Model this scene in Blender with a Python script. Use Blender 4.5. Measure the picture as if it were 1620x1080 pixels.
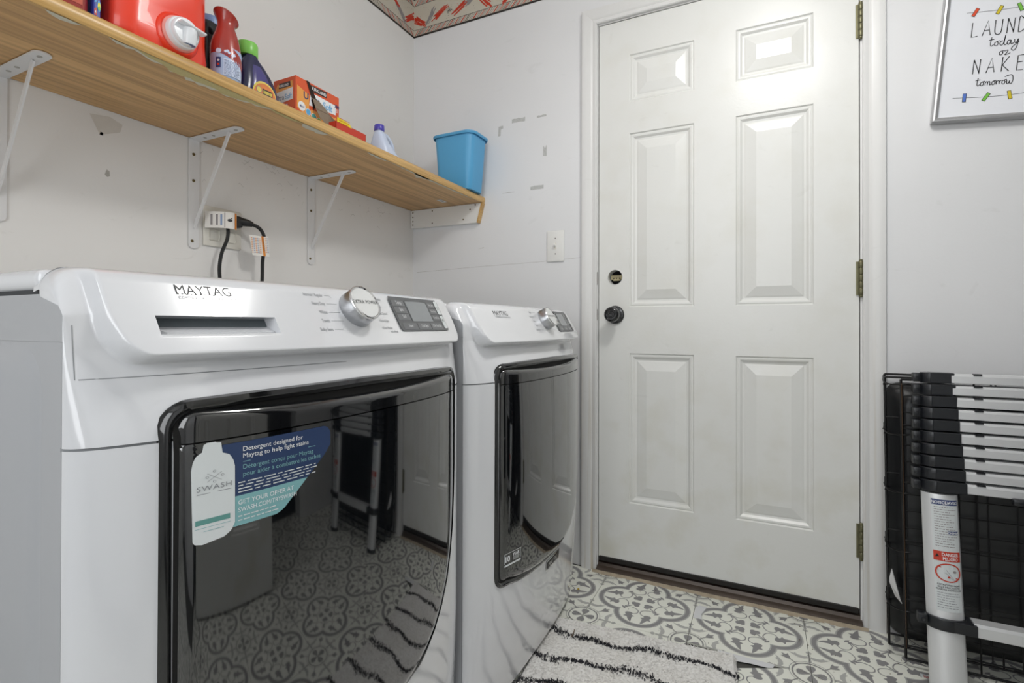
import bpy, bmesh, math, random
from mathutils import Vector, Matrix
random.seed(7)
S = bpy.context.scene
for o in list(bpy.data.objects): bpy.data.objects.remove(o)
COL = S.collection
PI = math.pi

# ------------------------------------------------------------------ camera, world, lights, exposure
cam = bpy.data.cameras.new('camera'); co = bpy.data.objects.new('camera', cam); COL.objects.link(co)
F = 807.79
cam.sensor_fit = 'HORIZONTAL'; cam.sensor_width = 36.0; cam.lens = 36.0 * F / 1620.0
cam.shift_y = -28.26 / 1620.0
cam.clip_start = 0.02; cam.clip_end = 50
A, PIT, ROL = 0.4537, 0.0047, 0.0020
v = Vector((-math.sin(A), math.cos(A), 0)); r = Vector((math.cos(A), math.sin(A), 0)); u = Vector((0, 0, 1))
v2 = v * math.cos(PIT) + u * math.sin(PIT); u2 = u * math.cos(PIT) - v * math.sin(PIT)
r3 = r * math.cos(ROL) + u2 * math.sin(ROL); u3 = u2 * math.cos(ROL) - r * math.sin(ROL)
m = Matrix((( r3.x, u3.x, -v2.x, 1.3967), (r3.y, u3.y, -v2.y, -1.857), (r3.z, u3.z, -v2.z, 0.905), (0, 0, 0, 1)))
co.matrix_world = m
S.camera = co

W = bpy.data.worlds.new('world'); S.world = W; W.use_nodes = True
W.node_tree.nodes['Background'].inputs[0].default_value = (0.90, 0.95, 1.0, 1)
W.node_tree.nodes['Background'].inputs[1].default_value = 0.6

def area(name, loc, target, sx, sy, power, color=(1, 1, 1), spread=PI):
    l = bpy.data.lights.new(name, 'AREA'); l.shape = 'RECTANGLE'; l.size = sx; l.size_y = sy
    l.energy = power; l.color = color; l.spread = spread
    o = bpy.data.objects.new(name, l); COL.objects.link(o); o.location = loc
    d = Vector(target) - Vector(loc)
    o.rotation_euler = d.to_track_quat('-Z', 'Y').to_euler()
    return o
# ceiling lamp of the room (its fixture is out of frame) and a soft fill light added behind the camera
pl = bpy.data.lights.new('ceiling_lamp_light', 'POINT'); pl.energy = 8.0; pl.shadow_soft_size = 0.13; pl.color = (1.0, 0.985, 0.955)
po = bpy.data.objects.new('ceiling_lamp_light', pl); COL.objects.link(po); po.location = (1.47, -0.83, 2.22)
area('ceiling_lamp_downlight', (1.47, -0.83, 2.09), (1.47, -0.83, 0), 0.26, 0.26, 5.6, (1.0, 0.985, 0.955))
area('added_rear_fill', (1.25, -3.15, 1.20), (1.15, -0.3, 0.90), 0.95, 2.1, 20, (0.95, 0.975, 1.0))

S.view_settings.view_transform = 'Standard'; S.view_settings.look = 'None'
S.view_settings.gamma = 1.0; S.view_settings.use_curve_mapping = False
S.view_settings.exposure = 0.24

# ------------------------------------------------------------------ materials
def s2l(c): return tuple(((x / 12.92) if x <= 0.04045 else ((x + 0.055) / 1.055) ** 2.4) for x in c)
def hexc(h): h = h.lstrip('#'); return s2l(tuple(int(h[i:i + 2], 16) / 255 for i in (0, 2, 4)))
MATS = {}
def mat(name, col, rough=0.5, metal=0.0, noise=0.0, nscale=20, bump=0.0, bscale=60, coat=0.0, ior=1.5, trans=0.0, spec=0.5):
    if name in MATS: return MATS[name]
    if isinstance(col, str): col = hexc(col)
    M = bpy.data.materials.new(name); M.use_nodes = True; nt = M.node_tree; b = nt.nodes['Principled BSDF']
    b.inputs['Base Color'].default_value = (*col, 1); b.inputs['Roughness'].default_value = rough
    b.inputs['Metallic'].default_value = metal; b.inputs['Coat Weight'].default_value = coat
    b.inputs['Coat Roughness'].default_value = 0.03
    b.inputs['IOR'].default_value = ior; b.inputs['Transmission Weight'].default_value = trans
    b.inputs['Specular IOR Level'].default_value = spec
    tc = nt.nodes.new('ShaderNodeTexCoord')
    n = nt.nodes.new('ShaderNodeTexNoise'); n.inputs['Scale'].default_value = nscale; n.inputs['Detail'].default_value = 4
    nt.links.new(tc.outputs['Object'], n.inputs['Vector'])
    if noise >= 0:
        mx = nt.nodes.new('ShaderNodeMix'); mx.data_type = 'RGBA'
        mx.inputs[6].default_value = (*[c * (1 - noise) for c in col], 1)
        mx.inputs[7].default_value = (*[min(1, c * (1 + noise)) for c in col], 1)
        nt.links.new(n.outputs['Fac'], mx.inputs[0]); nt.links.new(mx.outputs[2], b.inputs['Base Color'])
    if bump > 0:
        n2 = nt.nodes.new('ShaderNodeTexNoise'); n2.inputs['Scale'].default_value = bscale; n2.inputs['Detail'].default_value = 5
        nt.links.new(tc.outputs['Object'], n2.inputs['Vector'])
        bp = nt.nodes.new('ShaderNodeBump'); bp.inputs['Strength'].default_value = bump; bp.inputs['Distance'].default_value = 0.002
        nt.links.new(n2.outputs['Fac'], bp.inputs['Height']); nt.links.new(bp.outputs['Normal'], b.inputs['Normal'])
    MATS[name] = M
    return M

def nd(nt, t, **k):
    n = nt.nodes.new(t)
    for a, b in k.items(): setattr(n, a, b)
    return n
def ramp(nt, fac, stops):
    n = nt.nodes.new('ShaderNodeValToRGB'); e = n.color_ramp.elements
    while len(e) < len(stops): e.new(0.5)
    for i, (p, c) in enumerate(stops):
        e[i].position = p; e[i].color = (*c, 1) if len(c) == 3 else c
    nt.links.new(fac, n.inputs[0]); return n

def wall_mat(name, col, dirt=0.0, zline=None):
    """painted drywall: roller texture, small scuffs, dust specks; dirt = amount of grime"""
    M = bpy.data.materials.new(name); M.use_nodes = True; nt = M.node_tree; b = nt.nodes['Principled BSDF']; L = nt.links
    tc = nd(nt, 'ShaderNodeTexCoord')
    n = nd(nt, 'ShaderNodeTexNoise'); n.inputs['Scale'].default_value = 1.7; n.inputs['Detail'].default_value = 3
    L.new(tc.outputs['Object'], n.inputs['Vector'])
    c = hexc(col) if isinstance(col, str) else col
    r1 = ramp(nt, n.outputs['Fac'], [(0.3, tuple(x * 0.95 for x in c)), (0.7, c)])
    n2 = nd(nt, 'ShaderNodeTexNoise'); n2.inputs['Scale'].default_value = 9; n2.inputs['Detail'].default_value = 8; n2.inputs['Distortion'].default_value = 2.2
    mp = nd(nt, 'ShaderNodeMapping'); mp.inputs['Scale'].default_value = (1, 1, 1.5)
    L.new(tc.outputs['Object'], mp.inputs['Vector']); L.new(mp.outputs[0], n2.inputs['Vector'])
    g = (0.62, 0.61, 0.57)
    r2 = ramp(nt, n2.outputs['Fac'], [(0.66, (0, 0, 0)), (0.74, (1, 1, 1))])
    mlt = nd(nt, 'ShaderNodeMath', operation='MULTIPLY'); mlt.inputs[1].default_value = dirt; L.new(r2.outputs[0], mlt.inputs[0])
    mx = nd(nt, 'ShaderNodeMix', data_type='RGBA'); L.new(mlt.outputs[0], mx.inputs[0]); L.new(r1.outputs[0], mx.inputs[6])
    mx.inputs[7].default_value = (*[c[i] * g[i] for i in range(3)], 1)
    vo = nd(nt, 'ShaderNodeTexVoronoi'); vo.inputs['Scale'].default_value = 7; vo.inputs['Randomness'].default_value = 1
    L.new(tc.outputs['Object'], vo.inputs['Vector'])
    r3_ = ramp(nt, vo.outputs['Distance'], [(0.0, (1, 1, 1)), (0.022, (0, 0, 0))])
    m3 = nd(nt, 'ShaderNodeMath', operation='MULTIPLY'); m3.inputs[1].default_value = min(1, dirt * 1.3); L.new(r3_.outputs[0], m3.inputs[0])
    mx2 = nd(nt, 'ShaderNodeMix', data_type='RGBA'); L.new(m3.outputs[0], mx2.inputs[0]); L.new(mx.outputs[2], mx2.inputs[6])
    mx2.inputs[7].default_value = (*[x * 0.45 for x in c], 1)
    L.new(mx2.outputs[2], b.inputs['Base Color'])
    b.inputs['Roughness'].default_value = 0.55; b.inputs['Specular IOR Level'].default_value = 0.35
    n3 = nd(nt, 'ShaderNodeTexNoise'); n3.inputs['Scale'].default_value = 120; L.new(tc.outputs['Object'], n3.inputs['Vector'])
    bp = nd(nt, 'ShaderNodeBump'); bp.inputs['Strength'].default_value = 0.09; bp.inputs['Distance'].default_value = 0.002
    L.new(n3.outputs['Fac'], bp.inputs['Height']); L.new(bp.outputs['Normal'], b.inputs['Normal'])
    MATS[name] = M; return M

def wood_mat(name, c1, c2, axis='Y', sc=1.0, rough=0.35):
    M = bpy.data.materials.new(name); M.use_nodes = True; nt = M.node_tree; b = nt.nodes['Principled BSDF']; L = nt.links
    tc = nd(nt, 'ShaderNodeTexCoord'); mp = nd(nt, 'ShaderNodeMapping')
    s = {'Y': (30 * sc, 1.6 * sc, 30 * sc), 'Z': (30 * sc, 30 * sc, 1.6 * sc)}[axis]; mp.inputs['Scale'].default_value = s
    L.new(tc.outputs['Object'], mp.inputs['Vector'])
    n = nd(nt, 'ShaderNodeTexNoise'); n.inputs['Scale'].default_value = 1; n.inputs['Detail'].default_value = 7; n.inputs['Roughness'].default_value = 0.62; n.inputs['Distortion'].default_value = 0.35
    L.new(mp.outputs[0], n.inputs['Vector'])
    mp2 = nd(nt, 'ShaderNodeMapping'); mp2.inputs['Scale'].default_value = tuple(x * f for x, f in zip(s, (6, 2.2, 6)))
    L.new(tc.outputs['Object'], mp2.inputs['Vector'])
    n2 = nd(nt, 'ShaderNodeTexNoise'); n2.inputs['Scale'].default_value = 1; n2.inputs['Detail'].default_value = 3; L.new(mp2.outputs[0], n2.inputs['Vector'])
    mp3 = nd(nt, 'ShaderNodeMapping'); mp3.inputs['Scale'].default_value = tuple(x * f for x, f in zip(s, (.25, .5, .25)))
    L.new(tc.outputs['Object'], mp3.inputs['Vector'])
    wv = nd(nt, 'ShaderNodeTexWave'); wv.wave_type = 'RINGS'; wv.rings_direction = 'Y'; wv.inputs['Scale'].default_value = 0.9; wv.inputs['Distortion'].default_value = 5; wv.inputs['Detail'].default_value = 2
    L.new(mp3.outputs[0], wv.inputs['Vector'])
    c1 = hexc(c1); c2 = hexc(c2)
    r1 = ramp(nt, n.outputs['Fac'], [(0.32, c1), (0.62, c2)])
    r2 = ramp(nt, n2.outputs['Fac'], [(0.36, (0.70, 0.67, 0.62)), (0.58, (1, 1, 1))])
    r3_ = ramp(nt, wv.outputs['Fac'], [(0.0, (0.74, 0.70, 0.65)), (0.40, (1, 1, 1))])
    mx = nd(nt, 'ShaderNodeMix', data_type='RGBA', blend_type='MULTIPLY'); mx.inputs[0].default_value = 0.8
    L.new(r1.outputs[0], mx.inputs[6]); L.new(r2.outputs[0], mx.inputs[7])
    mx2 = nd(nt, 'ShaderNodeMix', data_type='RGBA', blend_type='MULTIPLY'); mx2.inputs[0].default_value = 0.7
    L.new(mx.outputs[2], mx2.inputs[6]); L.new(r3_.outputs[0], mx2.inputs[7])
    L.new(mx2.outputs[2], b.inputs['Base Color']); b.inputs['Roughness'].default_value = rough
    MATS[name] = M; return M

wall_mat('paint_wall', (0.80, 0.805, 0.815), dirt=0.10)
wall_mat('paint_wall_dirty', (0.83, 0.82, 0.80), dirt=0.13)
wall_mat('paint_ceiling', (0.86, 0.86, 0.85), dirt=0.1)
def door_paint():
    M = wall_mat('paint_door', (0.79, 0.795, 0.77), dirt=0.12); nt = M.node_tree; b = nt.nodes['Principled BSDF']
    b.inputs['Roughness'].default_value = 0.30; b.inputs['Specular IOR Level'].default_value = 0.5
    # grime rising from the bottom edge
    tc = nd(nt, 'ShaderNodeTexCoord'); sx = nd(nt, 'ShaderNodeSeparateXYZ'); nt.links.new(tc.outputs['Object'], sx.inputs[0])
    n = nd(nt, 'ShaderNodeTexNoise'); n.inputs['Scale'].default_value = 7; n.inputs['Detail'].default_value = 7
    nt.links.new(tc.outputs['Object'], n.inputs['Vector'])
    mr = nd(nt, 'ShaderNodeMapRange'); mr.inputs[1].default_value = 0.0; mr.inputs[2].default_value = 0.9; mr.inputs[3].default_value = 0.62; mr.inputs[4].default_value = 0.20
    nt.links.new(sx.outputs[2], mr.inputs[0])
    r1 = ramp(nt, n.outputs['Fac'], [(0.5, (0, 0, 0)), (0.72, (1, 1, 1))])
    ml = nd(nt, 'ShaderNodeMath', operation='MULTIPLY'); nt.links.new(r1.outputs[0], ml.inputs[0]); nt.links.new(mr.outputs[0], ml.inputs[1])
    src = b.inputs['Base Color'].links[0].from_socket
    mx = nd(nt, 'ShaderNodeMix', data_type='RGBA'); nt.links.new(ml.outputs[0], mx.inputs[0]); nt.links.new(src, mx.inputs[6])
    mx.inputs[7].default_value = (0.62, 0.60, 0.50, 1); nt.links.new(mx.outputs[2], b.inputs['Base Color'])
    return M
door_paint()
def trim_paint():
    M = wall_mat('paint_trim', (0.78, 0.78, 0.77), dirt=0.15); nt = M.node_tree; b = nt.nodes['Principled BSDF']
    b.inputs['Roughness'].default_value = 0.32
    tc = nd(nt, 'ShaderNodeTexCoord'); mp = nd(nt, 'ShaderNodeMapping'); mp.inputs['Scale'].default_value = (60, 20, 1.6)
    nt.links.new(tc.outputs['Object'], mp.inputs[0])
    sx = nd(nt, 'ShaderNodeSeparateXYZ'); nt.links.new(tc.outputs['Object'], sx.inputs[0])
    n = nd(nt, 'ShaderNodeTexNoise'); n.inputs['Scale'].default_value = 1; n.inputs['Detail'].default_value = 5; nt.links.new(mp.outputs[0], n.inputs['Vector'])
    r1 = ramp(nt, n.outputs['Fac'], [(0.50, (0, 0, 0)), (0.68, (1, 1, 1))])
    mr = nd(nt, 'ShaderNodeMapRange'); mr.inputs[1].default_value = 0.0; mr.inputs[2].default_value = 1.0; mr.inputs[3].default_value = 0.75; mr.inputs[4].default_value = 0.02
    nt.links.new(sx.outputs[2], mr.inputs[0])
    ml = nd(nt, 'ShaderNodeMath', operation='MULTIPLY'); nt.links.new(r1.outputs[0], ml.inputs[0]); nt.links.new(mr.outputs[0], ml.inputs[1])
    src = b.inputs['Base Color'].links[0].from_socket
    mx = nd(nt, 'ShaderNodeMix', data_type='RGBA'); nt.links.new(ml.outputs[0], mx.inputs[0]); nt.links.new(src, mx.inputs[6])
    mx.inputs[7].default_value = (0.50, 0.42, 0.28, 1); nt.links.new(mx.outputs[2], b.inputs['Base Color'])
trim_paint()
wood_mat('wood_laminate', '#be935d', '#d8ad72', 'Y', 0.62, 0.38)
wood_mat('wood_edge', '#c39a5a', '#dcb577', 'Y', 1.6, 0.32)
mat('particle_board', '#c6b983', 0.85, noise=0.2, nscale=300, bump=0.5, bscale=300)
mat('chip_white', '#cfcbb8', 0.7, noise=0.08)
mat('white_metal', (0.74, 0.74, 0.74), 0.38, noise=0.03)
mat('screw_brass', '#6d5f3c', 0.4, 0.6, noise=0.2)
mat('caulk', '#aa9d88', 0.8, noise=0.35, nscale=40, bump=0.4)
mat('bronze_dark', '#4b4038', 0.35, 0.3, noise=0.3, nscale=30)
mat('rubber_dark', '#16120f', 0.6, noise=0.2)
mat('void_dark', '#0a0908', 0.9)
mat('hinge_brass', '#77745a', 0.42, 0.75, noise=0.15, nscale=50)
mat('lock_brass', '#b3a986', 0.5, 0.3, noise=0.15)
mat('knob_black', '#0d0e11', 0.18, 0.0, noise=0.1, coat=0.6)
mat('switch_plastic', '#e9e9e6', 0.30, noise=0.02)
mat('outlet_plastic', '#e3e0d6', 0.35, noise=0.03)
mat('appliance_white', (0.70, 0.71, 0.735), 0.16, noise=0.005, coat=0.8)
mat('appliance_side_shaded', (0.40, 0.41, 0.43), 0.30, noise=0.01)  # white cabinet sides, with their shade put into the colour
mat('seam_dark', '#3d3f42', 0.7)
mat('seam_grey', '#8b8e91', 0.6)
mat('door_rim', '#0c0d0f', 0.12, noise=0.05, coat=0.7)
mat('door_glass', '#0b0d10', 0.045, noise=0.05, coat=1.0, ior=1.62, spec=0.75)
mat('door_strip', '#131416', 0.07, noise=0.05, coat=1.0, ior=1.6)
mat('chrome', (0.80, 0.80, 0.81), 0.10, 1.0, noise=0.01)
mat('chrome_soft', (0.50, 0.51, 0.53), 0.28, 1.0, noise=0.02)
mat('knob_face', (0.72, 0.73, 0.73), 0.16, 0.15, noise=0.02, coat=0.4)
mat('panel_grey', '#55575a', 0.25, noise=0.03)
mat('panel_button', '#66686b', 0.3, noise=0.03)
mat('lcd', '#8b8f92', 0.12, noise=0.06, nscale=8)
mat('lcd_dark', '#3c3f41', 0.12, noise=0.04)
mat('ink_grey', '#8d9094', 0.5)
mat('ink_dark', '#2c2d30', 0.5)
mat('ink_black', '#141414', 0.6)
mat('ink_white', '#eceef0', 0.5)
mat('slot_grey', '#60686c', 0.35, noise=0.05)
mat('print_navy', '#2a3d62', 0.35, noise=0.03)
mat('print_teal', '#7fb0b4', 0.35, noise=0.03)
mat('print_teal_dark', '#5f958f', 0.4)
mat('print_white', '#d5dadb', 0.4, noise=0.02)
mat('print_red', '#c4371f', 0.45, noise=0.05)
mat('print_grey', '#8f8a8a', 0.6, noise=0.1)
mat('border_cream', '#c9c3b4', 0.6, noise=0.03)
mat('border_black', '#2b2724', 0.5)
mat('tape_residue', '#bfc0be', 0.7, noise=0.25, nscale=140)
mat('tape_film', '#d3d0ca', 0.35, noise=0.06, nscale=60)
mat('stain', '#aeaca6', 0.8, noise=0.35, nscale=150)
mat('tile_cream', '#edeee4', 0.30, noise=0.025, nscale=6)
mat('tile_mid', '#b3b3b0', 0.32, noise=0.02)
mat('tile_dark', '#8b8a8b', 0.32, noise=0.03)
mat('tile_white', '#dcdddf', 0.35)
mat('subfloor', '#4c4b47', 0.75, noise=0.15)
mat('wire_black', '#111112', 0.35, 0.2, noise=0.3)
mat('pan_black', '#0d0f12', 0.38, noise=0.25, nscale=14, bump=0.15)
mat('wire_rust', '#4a3828', 0.5, 0.3, noise=0.4)
mat('aluminium', (0.78, 0.79, 0.80), 0.36, 0.40, noise=0.03, nscale=9)
mat('ladder_black', '#1f2125', 0.33, noise=0.12)
mat('frame_silver', (0.52, 0.52, 0.53), 0.40, 0.75, noise=0.05)
mat('paper_white', '#eceef3', 0.22, noise=0.01, coat=0.3)
mat('paper_tag', '#e6e3dd', 0.5, noise=0.04)
mat('tag_orange', '#e08a2c', 0.5)
mat('tag_blue', '#7d93b8', 0.5)
mat('cord_black', '#141516', 0.4, noise=0.1)
mat('jug_red', '#ee4229', 0.30, noise=0.03, nscale=5, coat=0.2)
mat('jug_pink', '#f09a90', 0.35)
mat('plastic_white', '#e6e9ec', 0.25, noise=0.01, coat=0.2)
mat('tap_hole', '#5d7fae', 0.5)
mat('plastic_blue_cap', '#7d9ccb', 0.35)
mat('bottle_black', '#101114', 0.25, noise=0.2)
mat('bottle_maroon', '#a0342a', 0.26, noise=0.06, coat=0.3)
mat('bottle_lip', '#b04b2a', 0.3)
mat('label_skyblue', '#a9bedf', 0.30, noise=0.03)
mat('ink_navy', '#2b3c70', 0.5)
mat('lime_green', '#86d15c', 0.30, noise=0.03)
mat('bottle_navy', '#1f2149', 0.24, noise=0.05, coat=0.3)
mat('bottle_violet', '#4a4584', 0.22, noise=0.05, coat=0.4)
mat('label_orange', '#e58a4c', 0.4, noise=0.25, nscale=60)
mat('label_yellow', '#ecd96a', 0.4, noise=0.05)
mat('box_orange', '#d9582d', 0.45, noise=0.05)
mat('box_orange_light', '#eba24e', 0.45, noise=0.08, nscale=25)
mat('box_red', '#c04a2c', 0.5, noise=0.05)
mat('card_inside', '#857766', 0.85, noise=0.12, nscale=60)
mat('card_dark', '#2c1d16', 0.9)
mat('badge_dark', '#3a2521', 0.5)
mat('yellow', '#efe021', 0.45)
mat('jug_milk', '#ccd8ee', 0.32, noise=0.02)
mat('cap_purple', '#4a3fae', 0.25, coat=0.3)
mat('cap_blue', '#2c55b5', 0.3)
mat('bin_blue', '#58a7d6', 0.38, noise=0.02, bump=0.04, bscale=250)
mat('box_navy', '#2a3a9c', 0.4, noise=0.05)
mat('dot_blue', '#5aa9dc', 0.5); mat('dot_teal', '#4fa6a0', 0.5); mat('dot_green', '#8cc152', 0.5)
mat('twig', '#6b5a48', 0.8); mat('leaf_yellow', '#c9a936', 0.7)
mat('dust', '#a8a49c', 0.9)

def rug_mat():
    M = bpy.data.materials.new('rug_white'); M.use_nodes = True; nt = M.node_tree; b = nt.nodes['Principled BSDF']; L = nt.links
    tc = nd(nt, 'ShaderNodeTexCoord')
    n = nd(nt, 'ShaderNodeTexNoise'); n.inputs['Scale'].default_value = 160; n.inputs['Detail'].default_value = 4; L.new(tc.outputs['Object'], n.inputs['Vector'])
    r1 = ramp(nt, n.outputs['Fac'], [(0.25, (0.62, 0.60, 0.58)), (0.55, (0.86, 0.85, 0.83))])
    n2 = nd(nt, 'ShaderNodeTexNoise'); n2.inputs['Scale'].default_value = 11; n2.inputs['Detail'].default_value = 3; L.new(tc.outputs['Object'], n2.inputs['Vector'])
    r2 = ramp(nt, n2.outputs['Fac'], [(0.3, (0.93, 0.92, 0.90)), (0.7, (1, 1, 1))])
    mx = nd(nt, 'ShaderNodeMix', data_type='RGBA', blend_type='MULTIPLY'); mx.inputs[0].default_value = 1
    L.new(r1.outputs[0], mx.inputs[6]); L.new(r2.outputs[0], mx.inputs[7]); L.new(mx.outputs[2], b.inputs['Base Color'])
    b.inputs['Roughness'].default_value = 0.95; b.inputs['Specular IOR Level'].default_value = 0.1
    bp = nd(nt, 'ShaderNodeBump'); bp.inputs['Strength'].default_value = 0.9; bp.inputs['Distance'].default_value = 0.004
    L.new(n.outputs['Fac'], bp.inputs['Height']); L.new(bp.outputs['Normal'], b.inputs['Normal'])
    MATS['rug_white'] = M
rug_mat()
mat('rug_black', '#26262c', 0.95, noise=0.3, nscale=200)

# ------------------------------------------------------------------ object helpers
def origin_of(p):
    x = Vector((0, 0, 0))
    while p is not None: x += p.location; p = p.parent
    return x
def top_of(p):
    while p.parent is not None: p = p.parent
    return p
LOCAL = set()
def link(name, me, mats, parent=None, local=False, smooth=False, angle=None):
    if not isinstance(mats, (list, tuple)): mats = [mats]
    for mm in mats: me.materials.append(MATS[mm] if isinstance(mm, str) else mm)
    o = bpy.data.objects.new(name, me); COL.objects.link(o)
    if parent is not None:
        o.parent = parent
        if not local and top_of(parent).name not in LOCAL:
            me.transform(Matrix.Translation(-origin_of(parent)))
    if smooth:
        for p in me.polygons: p.use_smooth = True
        if angle is not None: me.set_sharp_from_angle(angle=angle)
    return o
def obj(name, bm, mats, parent=None, smooth=False, angle=0.6, **k):
    bmesh.ops.recalc_face_normals(bm, faces=bm.faces) if k.pop('recalc', True) else None
    me = bpy.data.meshes.new(name); bm.to_mesh(me); bm.free()
    return link(name, me, mats, parent, smooth=smooth, angle=angle, **k)
def thing(name, label, cat, loc=(0, 0, 0), rot=(0, 0, 0), group=None, local=False):
    o = bpy.data.objects.new(name, None); COL.objects.link(o); o.empty_display_size = 0.05
    o.location = loc; o.rotation_euler = rot; o['label'] = label; o['category'] = cat
    if group: o['group'] = group
    if local: LOCAL.add(o.name)
    return o
def tag(o, label, cat, group=None):
    o['label'] = label; o['category'] = cat
    if group: o['group'] = group
    return o
def struct(o): o['kind'] = 'structure'; return o
NB = bmesh.new
def box(bm, x0, y0, z0, x1, y1, z1, bev=0.0, seg=2, mi=0, M=None):
    vs = [bm.verts.new(p) for p in ((x0, y0, z0), (x1, y0, z0), (x1, y1, z0), (x0, y1, z0), (x0, y0, z1), (x1, y0, z1), (x1, y1, z1), (x0, y1, z1))]
    fs = [bm.faces.new([vs[i] for i in f]) for f in ((3, 2, 1, 0), (4, 5, 6, 7), (0, 1, 5, 4), (1, 2, 6, 5), (2, 3, 7, 6), (3, 0, 4, 7))]
    for f in fs: f.material_index = mi
    if bev > 0:
        es = list({e for f in fs for e in f.edges})
        res = bmesh.ops.bevel(bm, geom=es, offset=bev, segments=seg, affect='EDGES', profile=0.5)
        for f in res['faces']: f.material_index = mi
        vs = list({v for f in res['faces'] for v in f.verts} | {v for v in vs if v.is_valid})
    if M is not None:
        bmesh.ops.transform(bm, matrix=M, verts=[v for v in vs if v.is_valid])
    return vs
def prism(bm, pts, d, mi=0):
    """closed polygon pts (3D list) extruded along vector d"""
    d = Vector(d); n = len(pts)
    a = [bm.verts.new(p) for p in pts]; b = [bm.verts.new(Vector(p) + d) for p in pts]
    fs = [bm.faces.new(a[::-1]), bm.faces.new(b)]
    for i in range(n): fs.append(bm.faces.new((a[i], a[(i + 1) % n], b[(i + 1) % n], b[i])))
    for f in fs: f.material_index = mi
def flat(bm, pts, mi=0):
    f = bm.faces.new([bm.verts.new(p) for p in pts]); f.material_index = mi; return f
def frame_from(d):
    d = Vector(d).normalized(); a = Vector((0, 0, 1)) if abs(d.z) < 0.9 else Vector((1, 0, 0))
    x = d.cross(a).normalized(); return x, x.cross(d).normalized()
def tube(bm, pts, rad, seg=8, caps=True, mi=0, closed=False, flatten=1.0):
    pts = [Vector(p) for p in pts]; n = len(pts); rings = []
    ref = None
    for i, p in enumerate(pts):
        if closed: d = pts[(i + 1) % n] - pts[i - 1]
        else: d = pts[min(i + 1, n - 1)] - pts[max(i - 1, 0)]
        d.normalize()
        if ref is None: x, y = frame_from(d)
        else:
            x = (ref - d * ref.dot(d)).normalized(); y = x.cross(d).normalized()
        ref = x
        rr = rad[i] if isinstance(rad, (list, tuple)) else rad
        rings.append([bm.verts.new(p + x * math.cos(2 * PI * k / seg) * rr + y * math.sin(2 * PI * k / seg) * rr * flatten) for k in range(seg)])
    m_ = n if closed else n - 1
    for i in range(m_):
        a, b = rings[i], rings[(i + 1) % n]
        for k in range(seg):
            f = bm.faces.new((a[k], a[(k + 1) % seg], b[(k + 1) % seg], b[k])); f.material_index = mi
    if caps and not closed:
        f = bm.faces.new(rings[0][::-1]); f.material_index = mi
        f = bm.faces.new(rings[-1]); f.material_index = mi
def lathe(bm, prof, seg=32, origin=(0, 0, 0), axis=(0, 0, 1), sx=1, sy=1, mi=0, capb=True, capt=True):
    """prof list of (radius, height) along axis"""
    o = Vector(origin); ax = Vector(axis).normalized(); x, y = frame_from(ax)
    if abs(ax.z) > 0.99: x, y = Vector((1, 0, 0)), Vector((0, 1, 0))
    rings = []
    for (r_, h) in prof:
        rings.append([bm.verts.new(o + ax * h + x * (r_ * sx * math.cos(2 * PI * k / seg)) + y * (r_ * sy * math.sin(2 * PI * k / seg))) for k in range(seg)])
    for i in range(len(rings) - 1):
        for k in range(seg):
            f = bm.faces.new((rings[i][k], rings[i][(k + 1) % seg], rings[i + 1][(k + 1) % seg], rings[i + 1][k])); f.material_index = mi
    if capb: f = bm.faces.new(rings[0][::-1]); f.material_index = mi
    if capt: f = bm.faces.new(rings[-1]); f.material_index = mi
def arc(cx, cy, r_, a0, a1, n):
    return [(cx + r_ * math.cos(math.radians(a0 + (a1 - a0) * i / n)), cy + r_ * math.sin(math.radians(a0 + (a1 - a0) * i / n))) for i in range(n + 1)]
def rrect(x0, y0, x1, y1, r_, n=6):
    if not isinstance(r_, (list, tuple)): r_ = [r_] * 4    # bl, br, tr, tl
    return (arc(x0 + r_[0], y0 + r_[0], r_[0], 180, 270, n) + arc(x1 - r_[1], y0 + r_[1], r_[1], 270, 360, n)
            + arc(x1 - r_[2], y1 - r_[2], r_[2], 0, 90, n) + arc(x0 + r_[3], y1 - r_[3], r_[3], 90, 180, n))
def ribbon(pts, w):
    """2D polyline -> closed polygon strips as quads"""
    q = []
    for i in range(len(pts)):
        a = Vector(pts[max(i - 1, 0)]); b = Vector(pts[min(i + 1, len(pts) - 1)]); d = (b - a)
        if d.length < 1e-9: d = Vector((1, 0))
        d.normalize(); nrm = Vector((-d.y, d.x)) * w / 2; p = Vector(pts[i])
        q.append((p + nrm, p - nrm))
    return q
def smooth_line(pts, n=6):
    """Catmull-Rom in any dimension"""
    P = [Vector(p) for p in pts]; out = []
    for i in range(len(P) - 1):
        p0, p1, p2, p3 = P[max(i - 1, 0)], P[i], P[i + 1], P[min(i + 2, len(P) - 1)]
        for k in range(n):
            t = k / n
            out.append(0.5 * ((2 * p1) + (p2 - p0) * t + (2 * p0 - 5 * p1 + 4 * p2 - p3) * t * t + (3 * p1 - p0 - 3 * p2 + p3) * t ** 3))
    out.append(P[-1]); return out
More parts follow.
